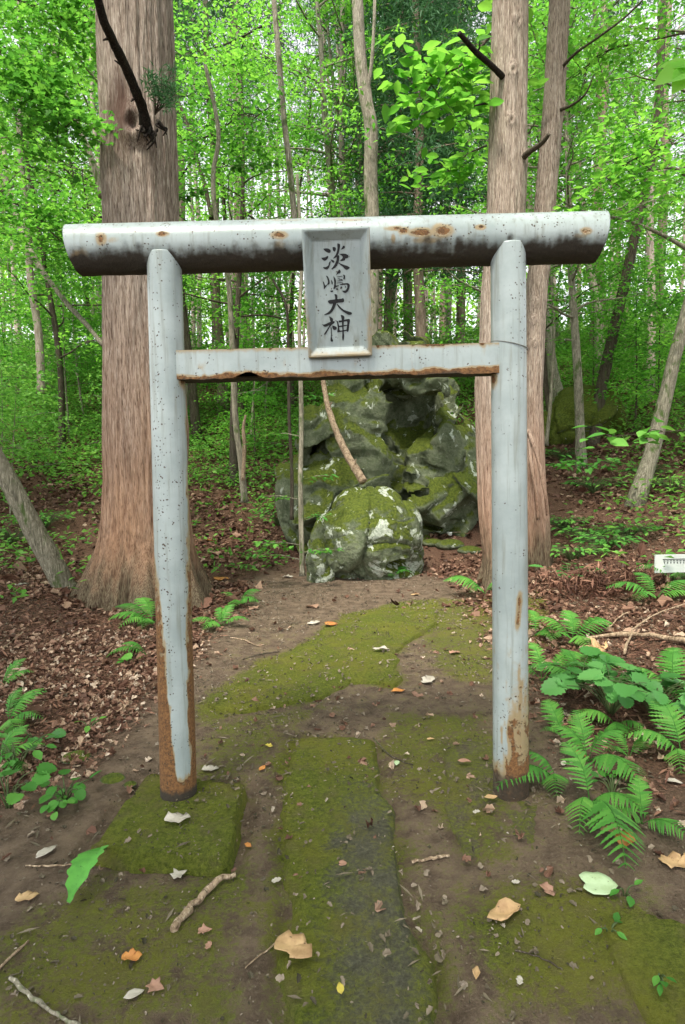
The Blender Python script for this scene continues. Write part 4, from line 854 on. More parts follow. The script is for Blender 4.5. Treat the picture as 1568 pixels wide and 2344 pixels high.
stem('young_tree', [(675, 510, 10.5), (665, 400, 10.5), (650, 270, 10.5), (640, 150, 10.4), (632, 60, 10.4), (622, -60, 10.4)], .055, .045, 'bark_pale', 'slender grey stem rising from the top beam left of the plaque', seed=8)
stem('young_tree', [(845, 900, 12.5), (850, 700, 12.5), (852, 520, 12.5), (848, 400, 12.5), (850, 300, 12.4), (838, 230, 12.4), (825, 130, 12.4), (818, 0, 12.4), (810, -120, 12.4)], .17, .11, 'bark_pale', 'mottled pale trunk with a fork rising above the plaque', seed=9)
stem('young_tree', [(836, 240, 12.4), (850, 150, 12.3), (856, 60, 12.2), (860, -60, 12.2)], .045, .03, 'bark_pale', 'thin pale stem climbing beside the mottled forked trunk', seed=10)

gq = G(1362, 1015); ya = gq.y
stem('young_tree', [(1358, 1025, ya), (1375, 900, ya), (1400, 780, ya), (1432, 640, ya), (1462, 500, ya), (1490, 370, ya), (1508, 240, ya), (1515, 60, ya), (1530, -80, ya)], .13, .07, 'bark_dark', 'dark slender trunk leaning up to the right in front of the mossy boulder', seed=31)
stem('young_tree', [(1250, 1020, 12.5), (1262, 900, 12.5), (1268, 760, 12.5), (1262, 600, 12.6), (1272, 420, 12.6), (1300, 260, 12.7), (1330, 100, 12.8)], .04, .02, 'bark_pale', 'very thin pale stem close to the right side of the slimmer cedar', seed=32)
stem('young_tree', [(95, 900, 13), (88, 760, 13), (70, 640, 13), (62, 500, 13), (45, 330, 13), (52, 150, 13), (40, -60, 13)], .09, .05, 'bark_pole', 'pale slightly crooked trunk at the far left, behind the leaning trunk', seed=33)
stem('young_tree', [(235, 450, 10.5), (215, 380, 10.5), (185, 300, 10.5), (150, 220, 10.5), (120, 100, 10.4)], .06, .04, 'bark_pale', 'pale stem leaning left above the top beam beside the big cedar', seed=34)
# ------------------------------------------------------------------ random forest
rng = np.random.default_rng(77); slots = []; tries = 0
used = [(by_px(a[1], a[2]), a[2]) for a in NAMED] + [(-2.3, 6.7), (2.1, 7), (2.5, 7.5), (.8, 10.3)]
def clear_b(x, y): return not (y < used_b[1] + 1 and abs(x / y - used_b[0] / used_b[1]) < .085)
def region(px_):
    if px_ < 240: return 'left of the big cedar'
    if px_ < 420: return 'behind the big cedar'
    if px_ < 700: return 'between the left post and the plaque'
    if px_ < 850: return 'behind the plaque'
    if px_ < 1110: return 'between the plaque and the right post'
    if px_ < 1270: return 'behind the two right cedars'
    return 'right of the two right cedars'
KN = {'b': 'leafy broadleaf tree with green lower branches', 'f': 'distant yellow green tree', 'c': 'straight brown high crowned conifer', 's': 'small leafy sapling'}
ORD = ['first', 'second', 'third', 'fourth', 'fifth', 'sixth', 'seventh', 'eighth', 'ninth', 'tenth', 'eleventh', 'twelfth', 'thirteenth', 'fourteenth', 'fifteenth', 'sixteenth', 'seventeenth', 'eighteenth', 'nineteenth', 'twentieth'] + ['further'] * 60
def scatter(keys, n, y0, y1, sep, name, lim=1.0, xr=None, cond=None):
    global tries
    c = 0; g = 0
    while c < n and g < 6000:
        g += 1; y = math.sqrt(rng.uniform(y0 * y0, y1 * y1)); x = rng.uniform(-1, 1) * (y * .66 + 1.5)
        if any((x - a)**2 + (y - b)**2 < sep * sep for a, b in used): continue
        if cond and not cond(x, y): continue
        used.append((x, y)); slots.append((rng.choice(keys), x, y, name)); c += 1
scatter(['b0', 'b1', 'b2', 'b3', 'b4'], 20, 11.5, 22, 1.35, 'forest_tree', cond=lambda x, y: (y > 14.5 or abs(x) > 3.0) and abs(x / y + .015) > .05 and clear_b(x, y))
scatter(['c0', 'c2'], 26, 15, 34, 1.1, 'conifer_tree')
scatter(['c3'], 70, 13.5, 34, .8, 'conifer_tree', cond=lambda x, y: y > 15 or abs(x) > 3)
scatter(['f0', 'f1', 'f2'], 25, 22, 42, 1.5, 'forest_tree', cond=lambda x, y: abs(x / y + .015) > .03 and abs(x / y - .41) > .035 and abs(x / y - .2) > .02)
scatter(['s0', 's1', 's2'], 46, 10, 20, .7, 'sapling', cond=lambda x, y: (y > 12 or abs(x) > 3.2) and clear_b(x, y))
info = []
for (k_, x, y, nm) in slots:
    px_, py_ = proj((x, y, th(x, y) + 1)); info.append((('edge l' if px_ <= -60 else 'edge r' if px_ >= 1630 else region(px_)), k_[0], px_, k_, x, y, nm))
info.sort(key=lambda t: (t[0], t[1], t[2])); cnt = {}
for (rg, kk, px_, k_, x, y, nm) in info:
    i = cnt.get((rg, kk), 0); cnt[(rg, kk)] = i + 1
    lab = f"{ORD[i]} {KN[kk].replace('leafy broadleaf tree with green lower branches', 'broadleaf tree with low leafy branches')} from the left, {rg.replace('between the plaque and the right post', 'right of the plaque').replace('between the left post and the plaque', 'left of the plaque')}" if -60 < px_ < 1630 else f"{KN[kk]} cut off by the {'left' if px_ < 700 else 'right'} edge, {ORD[i]} there"
    put_tree(k_, x, y, lab, {'b': 'leafy trees behind the gate', 'f': 'distant trees up the slope', 'c': 'straight conifers up the slope', 's': 'saplings on the slope'}[kk], float(rng.uniform(.85, 1.2)), float(rng.uniform(0, 6.28)), (float(rng.normal() * .03), float(rng.normal() * .04)), nm, 'sapling' if kk == 's' else 'tree')

for i, (x, y, s) in enumerate([(-5.5, -3.5, 1.1), (4.8, -4.5, 1.15), (-.5, -7.5, 1.2), (-7, 1.5, 1.0), (6.5, 1.0, 1.0), (9, 4.5, 1.0), (-9.5, 4.5, 1.0)]):  # unseen crowns added around the camera to dim the light on the foreground
    put_tree('over', x, y, 'unseen tall tree behind the viewer, added to shade the foreground', 'unseen trees added for foreground shade', s, i * 1.3)
# far wood that reads as one mass
def far_wood():
    rng = np.random.default_rng(5); mb = MB()
    for i in range(330):
        a = rng.uniform(-.75, .75); d = rng.uniform(44, 62); x = d * math.sin(a) * 1.1; y = d * math.cos(a) * .95
        hh = 12 + 6 * vnoise(np.array([x * .12]), np.array([3.0]))[0]; z = 5.5 + rng.uniform(0, 1)**2.2 * hh
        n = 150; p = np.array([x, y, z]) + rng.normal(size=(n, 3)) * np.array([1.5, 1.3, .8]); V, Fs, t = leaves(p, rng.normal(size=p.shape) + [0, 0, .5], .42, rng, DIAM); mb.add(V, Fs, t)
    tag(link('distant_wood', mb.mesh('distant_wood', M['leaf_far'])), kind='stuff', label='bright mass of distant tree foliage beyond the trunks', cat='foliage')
far_wood()
# undergrowth on the slope
def undergrowth():
    rng = np.random.default_rng(15); mb = MB(); n = 0
    for i in range(14000):
        y = math.sqrt(rng.uniform(5.6**2, 26**2)); x = rng.uniform(-1, 1) * (y * .68 + 1)
        if abs(x - 1.0) < 2.2 and 8.3 < y < 11.6: continue
        if y < 8.2 and not (x > 2.3 or x < -3.1): continue
        dens = .16 + .7 * sstep(10, 14.5, y) ; dens *= .35 + 1.1 * (vnoise(np.array([x * .7]), np.array([y * .7]), 2)[0] * .5 + .5)
        if x > 3.0 and y > 7: dens += .08
        if abs(x / y - used_b[0] / used_b[1]) < .09 and y < used_b[1] + 1.2: continue
        if rng.random() > dens: continue
        h = rng.uniform(.1, .55) * (1 + .6 * sstep(12, 20, y)); k = rng.integers(12, 30); s = rng.uniform(.18, .4)
        p = np.array([x, y, th(x, y)]) + np.stack([rng.normal(0, s, k), rng.normal(0, s, k), h * rng.uniform(.5, 1.0, k)], 1)
        V, Fs, t = leaves(p, rng.normal(size=p.shape) * .35 + [0, 0, 1], rng.uniform(.06, .13, k), rng, DIAM); mb.add(V, Fs, np.clip(t * .6 + .4 * rng.random(), 0, 1))
    tag(link('undergrowth', mb.mesh('undergrowth', M['under'])), kind='stuff', label='low leafy green undergrowth covering the slope', cat='undergrowth')
undergrowth()
# leaf litter, needles, crumbs
def litter():
    rng = np.random.default_rng(25)
    def pick(n, y0, y1, w, dens):
        y = np.sqrt(rng.uniform(y0 * y0, y1 * y1, n)); x = rng.uniform(-1, 1, n) * (y * .68 + .6); k = rng.random(n) < dens(x, y); return x[k], y[k]
    mb = MB()
    x, y = pick(125000, 2.0, 22, 0, lambda x, y: litter_at(x, y) * np.clip(.5 + 1.0 * fbm(x * 1.1, y * 1.1, 3, 3), .12, 1) * np.interp(y, [2, 4, 7, 22], [.3, .5, 1, .9]) + .02 * (y < 7))
    n = len(x); p = np.stack([x, y, terrain(x, y) + rng.uniform(.004, .03, n)], 1)
    V, Fs, t = leaves(p, rng.normal(size=p.shape) * .38 + [0, 0, 1], rng.uniform(.03, .085, n) * (1 + .9 * (rng.random(n) < .1)) * np.interp(y, [2, 6, 20], [.6, 1.1, 1.7]), rng, RAG, droop=.1, fold=.3, curl=.25)
    mb.add(V, Fs, np.clip(t * .8 + .2 * np.repeat(fbm(x * .8, y * .8, 6, 2), len(RAG)) , 0, 1)); tag(link('leaf_litter', mb.mesh('leaf_litter', M['litter'], False)), kind='stuff', label='brown and tan fallen leaves covering the forest floor', cat='leaf litter')
    x, y = pick(30000, 1.8, 5.2, 0, lambda x, y: litter_at(x, y) * (.1 + .5 * (vnoise(x * 2.5, y * 2.5, 44) > .05)) + .015)
    n = len(x); p = np.stack([x, y, terrain(x, y) + rng.uniform(.004, .03, n)], 1); mb = MB()
    V, Fs, t = leaves(p, rng.normal(size=p.shape) * .45 + [0, 0, 1], rng.uniform(.015, .055, n), rng, RAG, droop=.15, fold=.4, curl=.35, tmin=.1)
    mb.add(V, Fs, t); tag(link('leaf_fragments', mb.mesh('leaf_fragments', M['litter'], False)), kind='stuff', label='small broken dry leaf bits on the near soil', cat='leaf litter')
    mb = MB()
    x, y = pick(60000, 2.0, 9, 0, lambda x, y: litter_at(x, y) * sstep(9, 6, y) * .8)
    n = len(x); p = np.stack([x, y, terrain(x, y) + rng.uniform(.002, .02, n)], 1)
    V, Fs, t = leaves(p, rng.normal(size=p.shape) * .25 + [0, 0, 1], rng.uniform(.03, .1, n), rng, NEED, fold=0, droop=.1); mb.add(V, Fs, t)
    tag(link('cedar_needles', mb.mesh('cedar_needles', M['duff'], False)), kind='stuff', label='reddish brown dry cedar needles and bark bits', cat='needles')
    mb = MB()
    x, y = pick(75000, 1.1, 8, 0, lambda x, y: .3 + .6 * (vnoise(x * 3, y * 3, 3) > .15))
    n = len(x); p = np.stack([x, y, terrain(x, y) + .006], 1)
    p[:, 2] += .024 * inside(pathp, x, y) + .07 * inside(footL, x, y) + .028 * inside(m1, x, y) + .02 * inside(m2, x, y) + .012 * moss_at(x, y)
    V, Fs, t = leaves(p, rng.normal(size=p.shape) * .4 + [0, 0, 1], rng.uniform(.004, .011, n) * (1 + 1.6 * (rng.random(n) < .12)), rng, RAG, fold=.4, droop=.4); mb.add(V, Fs, t**1.6)
    
    x, y = pick(5200, 1.2, 8, 0, lambda x, y: .25 + .7 * (vnoise(x * 2.2, y * 2.2, 33) > .1))
    n = len(x); p = np.stack([x, y, terrain(x, y) + .012], 1); p[:, 2] += .022 * inside(pathp, x, y) + .07 * inside(footL, x, y) + .028 * inside(m1, x, y)
    V, Fs, t = leaves(p, rng.normal(size=p.shape) * .45 + [0, 0, 1], rng.uniform(.012, .034, n), rng, RAG, fold=.4, droop=.3, curl=.3); mb.add(V, Fs, .35 + .6 * t)
    V, Fs, t = leaves(p[::2] + rng.normal(size=(len(p[::2]), 3)) * [.05, .05, 0], rng.normal(size=p[::2].shape) * .25 + [0, 0, 1], rng.uniform(.03, .08, len(p[::2])), rng, NEED, fold=.1, droop=.1); mb.add(V, Fs, .2 + .5 * t)
    tag(link('soil_crumbs', mb.mesh('soil_crumbs', M['crumb'], False)), kind='stuff', label='small pale crumbs and leaf bits on the soil and moss', cat='debris')
litter()
def surf(x, y):
    a = np.array([x]); b = np.array([y])
    return th(x, y) + .012 * float(moss_at(a, b)[0]) + .033 * float(inside(pathp, a, b)[0]) + .075 * float(inside(footL, a, b)[0]) + .03 * float(inside(m1, a, b)[0]) + .02 * float(inside(m2, a, b)[0]) + .03 * float(inside(m3, a, b)[0])
# ------------------------------------------------------------------ individual fallen leaves
def leafm(name, c, c2):
    m = NT(name, .6, .3); v = m.co(); a = m.noise(v, 25, 4); cc = m.mix(m.ss(a, .35, .7), c, c2); cc = m.mix(m.ss(m.noise(v, 60, 3), .66, .72), cc, tuple(q * .25 for q in c))
    m.col(cc); m.bump(a, .4, .004); return m.m
LM = {'orange': leafm('orange dry leaf', (.5, .22, .06), (.34, .13, .045)), 'tan': leafm('tan dry leaf', (.5, .33, .17), (.33, .2, .1)), 'pale': leafm('pale grey leaf', (.46, .42, .36), (.33, .29, .24)), 'pink': leafm('pinkish leaf', (.36, .2, .14), (.24, .14, .1)),
      'mint': leafm('mint leaf', (.45, .58, .36), (.38, .5, .28)), 'rust': leafm('rust leaf', (.25, .1, .045), (.15, .06, .03)), 'yellow': leafm('yellow leaf', (.55, .45, .08), (.4, .3, .06)), 'green': leafm('green leaf', (.1, .33, .05), (.07, .24, .04))}
OUT = {'maple': MAPLE, 'rag': RAG, 'oval': OVAL, 'round': ROUND_OLD}
def dry_leaf(px_, py_, s, kind, shp, ang, label, curl=.12, seed=0, lift=.01, rib=True):
    g = G(px_, py_); L = s / F * (g.y * .95); rng = np.random.default_rng(int(px_ * 7 + py_)); sh = OUT[shp]; pts = [(p[0] - .45, p[1]) for p in sh]
    # refine outline, grid of rings from centre
    k = len(pts); out = []
    for i in range(k):
        a, b = pts[i], pts[(i + 1) % k]
        for t in (0, .5): out.append((a[0] + (b[0] - a[0]) * t + (rng.normal() * .02 if t else 0), a[1] + (b[1] - a[1]) * t + (rng.normal() * .02 if t else 0)))
    k = len(out); V = [(0, 0)]; 
    for f in (.4, .75, 1): V += [(a * f, b * f) for a, b in out]
    ca, sa = math.cos(R(ang)), math.sin(R(ang)); ph = rng.uniform(0, 6.28, 3); V3 = []
    for (u, v) in V:
        z = curl * (abs(v) * 1.2 + .35 * math.sin(u * 5 + ph[0]) * abs(v) * 2 + .5 * u * u + .12 * math.sin(v * 9 + u * 6 + ph[1]))
        V3.append((L * (u * ca - v * sa), L * (u * sa + v * ca), L * max(z, -.02) + lift))
    Fs = [np.array([[0, 1 + i, 1 + (i + 1) % k] for i in range(k)]), np.array([[1 + r * k + i, 1 + (r + 1) * k + i, 1 + (r + 1) * k + (i + 1) % k, 1 + r * k + (i + 1) % k] for r in range(2) for i in range(k)])]
    o = link('fallen_leaf', mesh_np('fallen_leaf', V3, Fs, LM[kind], True), None, (g.x, g.y, surf(g.x, g.y))); tag(o, label, 'leaf', 'fallen leaves around the gate')
    md = o.modifiers.new('thick', 'SOLIDIFY'); md.thickness = .0012
LV = [(405, 1925, 66, 'pale', 'rag', 10, 'pale grey curled leaf lying on the mossy slab', .3), (567, 1943, 26, 'orange', 'oval', -40, 'small orange leaf right of the mossy slab corner', .3), (60, 2063, 56, 'tan', 'rag', 20, 'tan leaf with torn edge near the lower left edge', .15),
      (105, 1958, 58, 'pale', 'oval', 60, 'long pale leaf left of the mossy slab', .2), (300, 2208, 52, 'orange', 'rag', 10, 'bright orange curled leaf on moss at lower left', .35), (470, 2145, 34, 'pink', 'maple', 10, 'small pinkish tan leaf below the thick stick', .25), (478, 2180, 26, 'pink', 'rag', 80, 'tiny pink leaf just below the small pinkish tan leaf', .3),
      (670, 2205, 112, 'tan', 'rag', -32, 'large tan leaf with pointed lobes at the bottom left of the path', .12), (305, 2292, 52, 'pale', 'oval', 25, 'greyish oval leaf near the bottom left', .15), (358, 2272, 46, 'pink', 'maple', -20, 'brown pink leaf right of the greyish oval leaf', .2),
      (980, 1565, 50, 'pale', 'rag', 60, 'pale whitish leaf on the soil behind the gate', .3), (910, 1587, 38, 'orange', 'oval', 10, 'orange tan leaf at the front edge of the moss mound', .25), (870, 1500, 42, 'pale', 'oval', -10, 'curled pale leaf on the moss mound', .3), (757, 1433, 32, 'orange', 'round', 0, 'round orange leaf behind the moss mound', .1),
      (717, 1430, 36, 'pale', 'rag', 30, 'grey leaf next to the round orange leaf', .2), (1150, 2110, 105, 'tan', 'oval', 22, 'large tan folded leaf on dark soil at lower right', .5), (1370, 2035, 84, 'mint', 'round', -10, 'pale mint green leaf below the ferns', .1), (1548, 1985, 92, 'tan', 'rag', -10, 'big tan brown leaf at the right edge', .25),
      (1430, 1935, 80, 'orange', 'rag', 60, 'crumpled orange brown leaf below the fern cluster', .45), (1400, 1915, 50, 'tan', 'rag', 170, 'tan leaf left of the crumpled orange brown leaf', .4), (1252, 2050, 46, 'pink', 'rag', -70, 'reddish leaf on the moss left of the mint green leaf', .3), (1122, 1845, 36, 'tan', 'oval', 5, 'small tan leaf at the foot of the right post', .15),
      (908, 1755, 24, 'mint', 'rag', 80, 'tiny whitish green leaf right of the path slab', .25), (505, 1328, 38, 'orange', 'round', 5, 'orange leaf on the soil right of the big cedar roots', .15), (475, 1240, 34, 'orange', 'oval', 0, 'orange leaf up the slope right of the big cedar', .2), (780, 2303, 36, 'yellow', 'oval', 100, 'yellow green narrow leaf on the path near the bottom', .15),
      (785, 2007, 20, 'pink', 'round', 0, 'tiny pink leaf in the middle of the path slab', .1), (65, 1310, 44, 'orange', 'oval', 5, 'brown orange leaf by the foot of the leaning trunk', .2), (1365, 1495, 80, 'tan', 'rag', 50, 'large folded brown leaf among the right ferns', .6), (1328, 1735, 46, 'orange', 'oval', -50, 'orange leaf left of the fern cluster', .35),
      (1540, 1795, 40, 'pale', 'oval', -30, 'pale yellow leaf near the right edge above the ground', .2), (480, 1768, 42, 'pale', 'rag', 5, 'grey leaf just right of the left post base', .15), (411, 2013, 40, 'pale', 'maple', 40, 'grey green leaf in front of the mossy slab', .2), (615, 1715, 22, 'yellow', 'rag', -30, 'small yellow leaf left of the path slab', .3),
      (632, 2025, 26, 'pale', 'rag', 20, 'small pale leaf on the left edge of the path slab', .15), (658, 1323, 26, 'pale', 'rag', 0, 'pale leaf at the foot of the slender sapling', .3), (950, 1364, 24, 'tan', 'oval', 0, 'small tan leaf in front of the lichened boulder', .2), (1062, 1760, 34, 'pink', 'oval', -10, 'pinkish leaf on the soil left of the right post base', .15),
      (600, 1768, 26, 'orange', 'oval', 60, 'small brown orange leaf near the back of the path slab', .4), (50, 1340, 34, 'pale', 'rag', 60, 'pale leaf below the leaning trunk on the far left', .15), (1040, 1500, 30, 'pink', 'rag', 20, 'brown leaf just left of the right post behind the gate', .3), (1290, 1755, 28, 'pale', 'oval', 60, 'small cream leaf right of the right post', .1), (1090, 1880, 20, 'pale', 'rag', 10, 'tiny cream leaf below the right post base', .2),
      (1180, 2030, 22, 'pale', 'rag', 0, 'tiny grey leaf on the lower right moss', .2), (985, 1700, 20, 'tan', 'oval', 10, 'tiny tan leaf behind the path slab on the right', .2), (1090, 1180 + 1060, 40, 'tan', 'oval', 75, 'narrow tan leaf standing at the bottom right of the path', .5), (1190, 2260, 28, 'pale', 'rag', 70, 'small whitish leaf near the bottom right', .2)]
for l in LV: dry_leaf(l[0], l[1], l[2], l[3], l[4], l[5], l[6], l[7])
# sticks
def stick(pts, r0, r1, mat, label, lift=None, cat='stick', name='fallen_stick', rough=.38):
    q = []
    for (a, b) in pts:
        g = G(a, b); q.append(Vector((g.x, g.y, surf(g.x, g.y) + (r0 if lift is None else lift))))
    pth = smooth_path(q, 5); rk = random.Random(int(pts[0][0] + 9)); pth = [p + Vector((rk.gauss(0, r0 * .5), rk.gauss(0, r0 * .5), abs(rk.gauss(0, r0 * .3)))) for p in pth]; V, Fs = tube(pth, np.linspace(r0, r1, len(pth)) * np.array([rk.uniform(.8, 1.15) for _ in pth]), 10, rough=rough, fr=26); loc = pth[0]
    o = link(name, mesh_np(name, V - np.array(loc), Fs, M[mat]), None, loc); tag(o, label, cat)
stick([(395, 2148), (440, 2092), (490, 2045), (537, 2016)], .016, .008, 'deadwood', 'thick brown stick lying in front of the mossy slab')
stick([(22, 2250), (60, 2285), (100, 2315), (150, 2344), (200, 2370)], .006, .005, 'bark_pale', 'pale grey twig in the bottom left corner')
stick([(948, 1982), (985, 1976), (1025, 1966)], .007, .005, 'deadwood', 'short pale stick on the right side of the path slab')
stick([(60, 1985), (110, 1988), (165, 1984)], .004, .003, 'deadwood', 'thin brown twig left of the mossy slab')
stick([(-10, 2235), (25, 2200), (65, 2165)], .005, .004, 'deadwood', 'brown twig at the lower left edge')
stick([(855, 1708), (895, 1735), (945, 1758)], .004, .003, 'bark_dark', 'dark curved twig at the back of the path slab')
stick([(528, 1462), (560, 1468), (585, 1480), (608, 1478)], .006, .004, 'deadwood', 'bent brown root twig between the left post and the moss mound')
stick([(555, 1512), (600, 1500), (640, 1495)], .005, .004, 'bark_dark', 'dark twig just below the bent root twig')
stick([(1330, 1475), (1420, 1462), (1500, 1468), (1590, 1482)], .018, .022, 'deadwood', 'thick pale branch among the ferns at the right edge', .03)
stick([(1430, 1515), (1450, 1460), (1500, 1425), (1580, 1395)], .009, .006, 'deadwood', 'curved pale twig rising over the thick branch at the right', .06)
stick([(1215, 1498), (1260, 1488), (1310, 1480)], .006, .005, 'deadwood', 'thin twig right of the right post')
stick([(1395, 1345), (1460, 1310), (1568, 1290)], .008, .006, 'deadwood', 'long thin twig near the white sign', .03)
stick([(1390, 1450), (1420, 1420), (1450, 1405)], .006, .005, 'deadwood', 'short twig above the thick pale branch', .03)
stick([(30, 1560), (100, 1520), (145, 1470)], .007, .004, 'deadwood', 'bent brown twig on the reddish litter at left')
stick([(0, 1490), (30, 1470), (55, 1448)], .008, .006, 'deadwood', 'pale stick at the left edge on the litter')
stick([(440, 1395), (470, 1372), (500, 1352)], .008, .005, 'bark_dark', 'dark twig running out from the big cedar roots')
stick([(640, 2160), (600, 2190), (560, 2225)], .003, .002, 'deadwood', 'very thin twig left of the large tan leaf')
stick([(1180, 2185), (1230, 2200), (1290, 2230)], .003, .002, 'bark_dark', 'thin dark twig on the lower right moss')
# reddish dry cedar frond heap
rng = np.random.default_rng(66); mb = MB(); g = G(1390, 1350)
n = 1500; p = np.array([g.x, g.y, g.z]) + rng.normal(size=(n, 3)) * np.array([.3, .2, .06]) + [0, 0, .06]; V, Fs, t = leaves(p, rng.normal(size=p.shape), rng.uniform(.06, .14, n), rng, NEED); mb.add(V, Fs, t)
me = mb.mesh('dry_frond_heap', M['duff']); me.transform(Matrix.Translation(-g)); tag(link('dry_frond_heap', me, None, g), 'heap of rusty red dry cedar fronds among the ferns at right', 'dry fronds')

# ------------------------------------------------------------------ ferns and leafy plants
def frond_mesh(seed, n=18, w=.34, mat='fern', lobed=True):
    """unit-length frond along +X arching; pinnae both sides"""
    rng = np.random.default_rng(seed); mb = MB(); t = np.linspace(0, 1, 12); z = .38 * np.sin(t * 2.2) - .25 * t**2
    V, Fs = tube(np.stack([t, 0 * t, z], 1), np.linspace(.009, .003, 12), 5); mb.add(V, Fs, .1)
    for i in range(n):
        u = .16 + .84 * (i + .5) / n; zz = np.interp(u, t, z); L = w * math.sin(min(1, (u - .05) * 1.75) * 1.57) * (1 - u)**.55 * 1.25 + .02
        for s in (-1, 1):
            ang = R(62 + rng.normal() * 5) * s; d = np.array([math.cos(ang), math.sin(ang), -.18]); nb = max(5, int(7 * L / w))
            b = np.array([u, 0, zz]); nv = np.cross(d, np.cross([0, 0, 1.], d)); side = np.cross([0, 0, 1.], d); side /= np.linalg.norm(side)
            k = 13; Vp = []; 
            for j in range(k):
                f = j / (k - 1); hw = L * .135 * (1 - f)**.65 * (1 if j % 2 == 0 else .5) + .0015; c = b + d * L * f + np.array([0, 0, -.25 * L * f * f]); Vp += [c + side * hw, c - side * hw]
            Fq = np.array([[2 * j, 2 * j + 1, 2 * j + 3, 2 * j + 2] for j in range(k - 1)]); mb.add(np.array(Vp), Fq, rng.uniform(.2, 1))
    return mb.mesh('frond', M[mat], False)
M['stemgreen'] = simple('green stem', (.06, .09, .03), .6)
FRN = [frond_mesh(s, 15 + s, .3 + .03 * s) for s in range(4)]
def fern(px_, py_, specs, label, name='fern', lift=0.0, group='ferns beside the path'):
    """specs: (azimuth deg (0 = +X right, 90 = away), length m, up)"""
    g = G(px_, py_); o = tree_root(name, (g.x, g.y, surf(g.x, g.y) + lift), label, 'fern', group); r = random.Random(int(px_ + py_))
    for (az, L, up) in specs:
        L *= .78 if px_ < 100 else .9 if px_ < 600 else 1; f = link('frond', FRN[r.randrange(4)], o); f.scale = (L, L * r.uniform(.9, 1.15), L); f.rotation_euler = (r.uniform(-.25, .25), -R(up), R(az))
fern(1275, 1790, [(205, .36, 5), (160, .2, 30), (250, .24, 10)], 'fern with one broad frond reaching over the foot of the right post')
fern(1345, 1760, [(290, .33, 5), (85, .25, 45), (20, .24, 25), (140, .22, 35)], 'bright fern cluster right of the right post', lift=.03)
fern(1350, 1860, [(262, .42, 0), (240, .3, 5), (300, .26, 15), (100, .26, 40)], 'fern with long drooping fronds above the mint green leaf', lift=.03)
fern(1470, 1890, [(200, .2, 20), (300, .2, 10), (70, .18, 40)], 'small fern right of the crumpled orange leaf')
fern(1285, 1690, [(100, .22, 40), (200, .16, 20), (330, .18, 20)], 'small upright fern right of the right post')
fern(1240, 1560, [(170, .3, 15), (20, .4, 15), (90, .3, 40), (330, .28, 10)], 'fern at the right post, left of the dark broad leaves')
fern(1320, 1570, [(160, .32, 15), (30, .4, 15), (90, .3, 30)], 'fern growing behind the dark broad leaved plant')
fern(1310, 1470, [(150, .38, 20), (20, .4, 15), (270, .3, 5), (80, .3, 40), (215, .3, 10)], 'fern above the folded brown leaf')
fern(1225, 1460, [(330, .25, 15), (80, .3, 30), (280, .3, 5)], 'narrow fern hidden behind the right post')
fern(1500, 1375, [(170, .45, 12), (10, .45, 12), (100, .35, 35), (215, .35, 5), (330, .35, 5)], 'wide fern in front of the white sign')
fern(1545, 1330, [(180, .42, 15), (30, .4, 20), (110, .35, 40), (250, .3, 10)], 'fern partly covering the white sign')
fern(1545, 1600, [(160, .35, 20), (60, .35, 40), (250, .35, 10), (200, .35, 15)], 'fern at the right edge beside the broad leaves')
fern(1560, 1730, [(170, .28, 15), (240, .28, 5), (90, .3, 40)], 'fern at the right edge above the tan leaf')
fern(1410, 1660, [(250, .22, 0), (300, .2, 5), (180, .25, 10)], 'small fern under the dark broad leaved plant')
fern(1440, 1740, [(20, .2, 20), (200, .18, 20), (100, .16, 30)], 'little fern sprig in the dark soil at right')
fern(1110, 1360, [(170, .5, 15), (220, .3, 10), (20, .3, 20)], 'fern left of the right post behind the gate')
fern(350, 1430, [(165, .48, 18), (200, .45, 10), (235, .42, 5), (130, .42, 30), (20, .3, 20), (270, .35, 5)], 'fern at the foot of the big cedar beside the left post')
fern(335, 1500, [(215, .35, 5), (170, .25, 20)], 'low frond just behind the left post')
fern(508, 1435, [(195, .36, 8), (60, .28, 45), (350, .32, 10), (240, .3, 5), (110, .25, 40)], 'fern right of the left post on the bare soil')
fern(545, 1385, [(150, .3, 20), (40, .35, 20), (330, .35, 8), (270, .3, 5)], 'low feathery plant behind the fern right of the left post')
fern(893, 1325, [(200, .3, 10), (340, .32, 15), (100, .28, 50), (20, .3, 25), (270, .25, 10)], 'small fern in front of the lichened boulder')
fern(20, 1660, [(30, .35, 35), (350, .32, 10), (90, .3, 45), (310, .3, 5), (60, .35, 30)], 'fern at the left edge beside the reddish litter')
fern(0, 1760, [(20, .3, 20), (330, .28, 5), (70, .3, 40)], 'lower fern at the left edge')
fern(5, 1575, [(60, .3, 40), (20, .28, 20)], 'small fern frond rising at the left edge')
